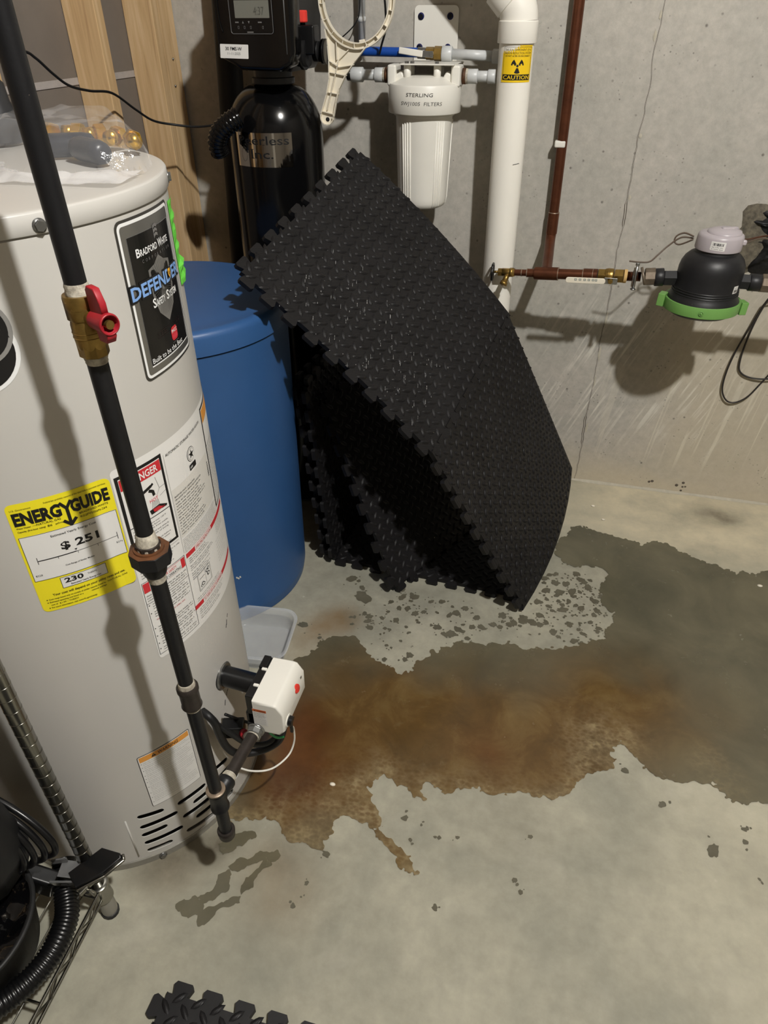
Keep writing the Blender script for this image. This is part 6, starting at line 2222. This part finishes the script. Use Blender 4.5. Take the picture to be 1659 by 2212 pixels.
for i, (x, y, a) in enumerate(((-.735, .985, .5), (-.675, .955, -.5))):
    q = MB()
    d = Vector((math.cos(a), math.sin(a), 0)); e = Vector((-d.y, d.x, 0))
    c_ = Vector((x, y, LZ + .0170))
    q.lathe([(.008, 0), (.0145, .005), (.0160, .014), (.0160, .062), (.014, .074), (.007, .078)], c_ - d * .033, d, 24, mat('slate_plastic', (30, 31, 38), .35))
    tag(q.build('dark_fitting'), ('dark slate plastic fitting in the bag, left of its twin', 'dark slate plastic fitting in the bag, right of its twin')[i], 'pipe fitting')
# second frosted film and paper edge spread over the front of the lid
FILM = [(-1.00, 1.02), (-.90, .99), (-.85, .90), (-.82, .80), (-.73, .735), (-.645, .712), (-.66, .690), (-.76, .690), (-.90, .74), (-1.03, .88)]
o = sheet_blob('film', FILM, lambda X, Y, d: LZ + .0008 + .004 * np.abs(smooth_noise(X, Y, 24, 81)) + .003 * np.abs(smooth_noise(X, Y, 60, 82)) + np.clip(d, 0, .02) * .15, M_FROST, None, 60)
o.name = 'plastic_sheet'
tag(o, 'crumpled frosted plastic sheet on the front of the heater lid', 'plastic sheet')
tl = thing('flashlight', 'dark grey tool with a red tip standing behind the gas pipe on heater', 'tool', (-.90, 1.10, LZ))
b = MB()
b.lathe([(.030, .002), (.034, .006), (.034, .050), (.028, .060), (.026, .085), (.020, .092), (0, .094)], (-.915, 1.075, LZ), (0, 0, 1), 28, mat('charcoal_plastic', (40, 40, 42), .45))
part(b, 'tool_body', None, tl)
b = MB(); b.lathe([(.012, 0), (.012, .004), (0, .007)], (-.912, 1.053, LZ + .088), (.3, -.6, .75), 16, M_REDD); part(b, 'red_tip', None, tl, 'red tip')
b = MB()
b.box((-.955, 1.015, LZ + .016), (.12, .09, .028), mat('charcoal_plastic', (40, 40, 42), .45), Matrix.Rotation(.5, 3, 'Z'), .008)
tag(b.build('tool_case'), 'flat dark plastic case on the heater lid at left edge', 'case')
b = MB(); b.box((PX - .02, 1.49, 1.205), (.03, .14, .010), M_WOOD, None, .001)
b.build('blocking', None, wall_left)

# ================================================================== WIRE SHELF AND ITS LOAD
sh = thing('wire_shelf', 'chrome wire shelving unit with ringed corner post', 'shelf', (-.679, .494, 0))
post = Vector((-.679, .494, 0))
b = MB()
b.cyl(post + Vector((0, 0, .052)), post + Vector((0, 0, 1.32)), .0124, M_CHROME, 28)
z = .130
while z < 1.30:
    b.lathe([(.0120, -.0002), (.01275, 0), (.01275, .0005), (.0120, .0007)], post + Vector((0, 0, z)), (0, 0, 1), 28, M_CHROME)
    z += .0254
pst = part(b, 'corner_post', None, sh, None, False)
b = MB()
b.lathe([(.0150, 0), (.0160, .002), (.0165, .006)], post, (0, 0, 1), 14, M_BLKRUB)
b.lathe([(.0165, .006), (.0165, .012), (.0150, .0125)], post, (0, 0, 1), 14, M_BLKRUB, False)
part(b, 'foot_pad', None, pst, 'black rubber foot', False)
b = MB(); b.lathe([(.0148, .012), (.0150, .020), (.0145, .050), (.0127, .056)], post, (0, 0, 1), 28, mat('grey_foot_sleeve', (140, 137, 128), .4, .3)); part(b, 'foot_sleeve', None, pst)
b = MB(); b.lathe([(.0150, .062), (.0185, .064), (.0165, .098), (.0185, .104), (.0185, .112), (.0150, .114)], post, (0, 0, 1), 28, M_CHROME); part(b, 'shelf_collar', None, pst)
R0, R1 = Vector((-.668, .478, .108)), Vector((-.640, -.10, .108))
dz = Vector((0, 0, -.026))
b = MB(); b.cyl(R0, R1, .0030, M_CHROME, 12); part(b, 'shelf_rail', None, sh)
b = MB(); b.cyl(R0 + dz, R1 + dz, .0030, M_CHROME, 12); part(b, 'shelf_rail', None, sh)
b = MB()
zz_ = []
N = 18
for i in range(N + 1):
    zz_.append(R0 + (R1 - R0) * i / N + (dz * .93 if i % 2 else dz * .07))
b.tube(zz_, .0018, M_CHROME, 8); part(b, 'truss_wire', None, sh)
for k in range(14):
    x = -.694 - k * .0262
    q = MB(); q.cyl((x, .486, .1105), (x + .025, -.10, .1105), .0016, M_CHROME, 8); part(q, 'shelf_wire', None, sh)
for y in (.470, .30, .13):
    q = MB(); q.cyl((-.668 + (.478 - y) * .048, y, .1075), (-1.06, y, .1075), .0026, M_CHROME, 8); part(q, 'cross_bar', None, sh)
b = MB(); b.cyl((-.690, .490, .108), (-1.06, .490, .108), .0030, M_CHROME, 12); part(b, 'shelf_rail', None, sh)
b = MB(); b.cyl((-.690, .490, .082), (-1.06, .490, .082), .0030, M_CHROME, 12); part(b, 'shelf_rail', None, sh)

clip = thing('post_bracket', 'grey sheet steel bracket with square hole clamped on shelf post', 'bracket', (-.67, .47, .2))
b = MB()
b.box((-.690, .457, .178), (.064, .004, .034), M_GREYMET, Matrix.Rotation(.25, 3, 'Z') @ Matrix.Rotation(.3, 3, 'X'), .001)
b.box((-.694, .470, .200), (.034, .030, .003), M_GREYMET, Matrix.Rotation(.25, 3, 'Z') @ Matrix.Rotation(.25, 3, 'Y'), .001)
b.box((-.714, .474, .212), (.026, .003, .012), M_GREYMET, Matrix.Rotation(.4, 3, 'Z'), .0008)
b.box((-.652, .452, .180), (.020, .003, .026), M_CHROME, Matrix.Rotation(.25, 3, 'Z') @ Matrix.Rotation(.3, 3, 'X'), .001)
part(b, 'steel_plate', None, clip, None, False)
for (x, y) in ((-.697, .4515), (-.655, .4495)):
    b = MB()
    b.box((x, y, .180), (.0105, .004, .0105), M_DARKIN, Matrix.Rotation(.25, 3, 'Z') @ Matrix.Rotation(.3, 3, 'X'), .001)
    part(b, 'square_nut', None, clip, 'black square nut', False)
pad = thing('corner_pad', 'black wedge shaped pad with metal edge on the shelf post', 'pad', (-.645, .49, .2))
b = MB()
out = [(-.0325, -.036), (.0, -.042), (.0185, .0), (.0235, .036), (.015, .040), (-.020, .026)]
rm = Matrix.Translation((-.646, .482, .203)) @ Matrix.Rotation(-.42, 4, 'Z') @ Matrix.Rotation(.15, 4, 'X')
b.prism(out, 0, .008, rm, M_BLKPLAS, False, .0018)
part(b, 'black_pad', None, pad, None, False)
b = MB()
pts = [rm @ Vector((p[0] * 1.06 + .001, p[1] * 1.03, -.001)) for p in out[1:5]]
for p, q_ in zip(pts[:-1], pts[1:]):
    b.tube([p, q_], .0030, M_CHROME, 10)
b.box(rm @ Vector((.008, -.02, -.005)), (.006, .050, .010), M_CHROME, rm.to_3x3(), .001)
part(b, 'metal_edge', None, pad, 'chrome edge', False)

b = MB()
b.box((-.815, .452, .176), (.180, .030, .052), M_BLKPLAS, Matrix.Rotation(.12, 3, 'Z') @ Matrix.Rotation(.40, 3, 'Y'), .006)
tag(b.build('black_bar'), 'flat black bar leading from the shelf bracket out of the picture', 'bar')

for k in range(6):
    r = .0056
    o_ = k * .0135
    pts = catmull([(-.98, .475 - o_ * .9, .395 + o_ * .5), (-.88, .478 - o_ * .9, .392 + o_ * .3), (-.800, .478 - o_ * .9, .372), (-.738 - o_ * .2, .474 - o_ * .9, .340 - o_ * .2), (-.700 - o_ * .7, .468 - o_ * .9, .300 - o_ * .2), (-.696 - o_ * 1.0, .462 - o_ * .9, .270 - o_ * .2), (-.720 - o_ * 1.1, .458 - o_ * .9, .252)], 8)
    q = MB(); q.tube(pts, r, mat('cord_black', (16, 16, 17), .28), 10)
    tag(q.build('cord_loop'), 'glossy black cord loop bundled above the shelf corner', 'cord', 'bundled black cords on the shelf')
b = MB()  # rounded black shape added to fill the soft dark area behind the cords
out = [(-1.12, .245), (-.742, .245), (-.728, .300), (-.735, .360), (-.760, .460), (-.775, .540), (-.800, .640), (-.83, .70), (-1.12, .74)]
b.prism(out, -.470, -.360, Matrix(((1, 0, 0, 0), (0, 0, -1, 0), (0, 1, 0, 0), (0, 0, 0, 1))), M_BLKRUB, True, .03)
tag(b.build('dark_filler'), 'soft black shape added for the dark area behind the cords', 'bag')
bk = thing('black_tub', 'black round tub lined with shiny black bag on the shelf', 'tub', (-.815, .335, .113))
b = MB()
b.lathe([(.104, .000), (.106, .003), (.121, .100), (.126, .102), (.126, .108), (.1185, .108), (.104, .010), (0, .008)], (-.815, .335, .113), (0, 0, 1), 56, mat('tub_black', (26, 26, 26), .55))
part(b, 'tub_wall', None, bk, None, False)
q = MB()
n, rings = 60, 22
vs, fs = [], []
for j in range(rings):
    t = j / (rings - 1)
    for i in range(n):
        a = 2 * PI * i / n
        r = .116 * t
        x, y = r * math.cos(a), r * math.sin(a)
        nz = smooth_noise(np.array([x + 5.0]), np.array([y + 3.0]), 32, 91)[0] * .018 + smooth_noise(np.array([x + 5.0]), np.array([y + 3.0]), 75, 92)[0] * .008
        vs.append((-.815 + x, .335 + y, .113 + .075 + nz * (1 - .5 * t) + .018 * t * t))
for j in range(rings - 1):
    for i in range(n):
        i2 = (i + 1) % n
        fs.append((j * n + i, j * n + i2, (j + 1) * n + i2, (j + 1) * n + i))
q.add(vs, fs, M_GARBAGE, True)
o = q.build('bag_liner', None, bk); o['label'] = 'shiny crumpled black film'
pts = catmull([(-.742, .500, .150), (-.716, .462, .140), (-.6865, .420, .1335), (-.6760, .365, .1335), (-.690, .310, .1335), (-.725, .262, .1335), (-.785, .225, .1335), (-.86, .205, .1335), (-.95, .20, .1335)], 26)
rr = [.0195 + (.0016 if i % 3 == 0 else -.0010) for i in range(len(pts))]
q = MB(); q.tube(pts, .019, mat('hose_black', (14, 14, 15), .3), 18, rr=rr)
tag(q.build('ribbed_hose'), 'long black ribbed hose curled around the black tub', 'hose')
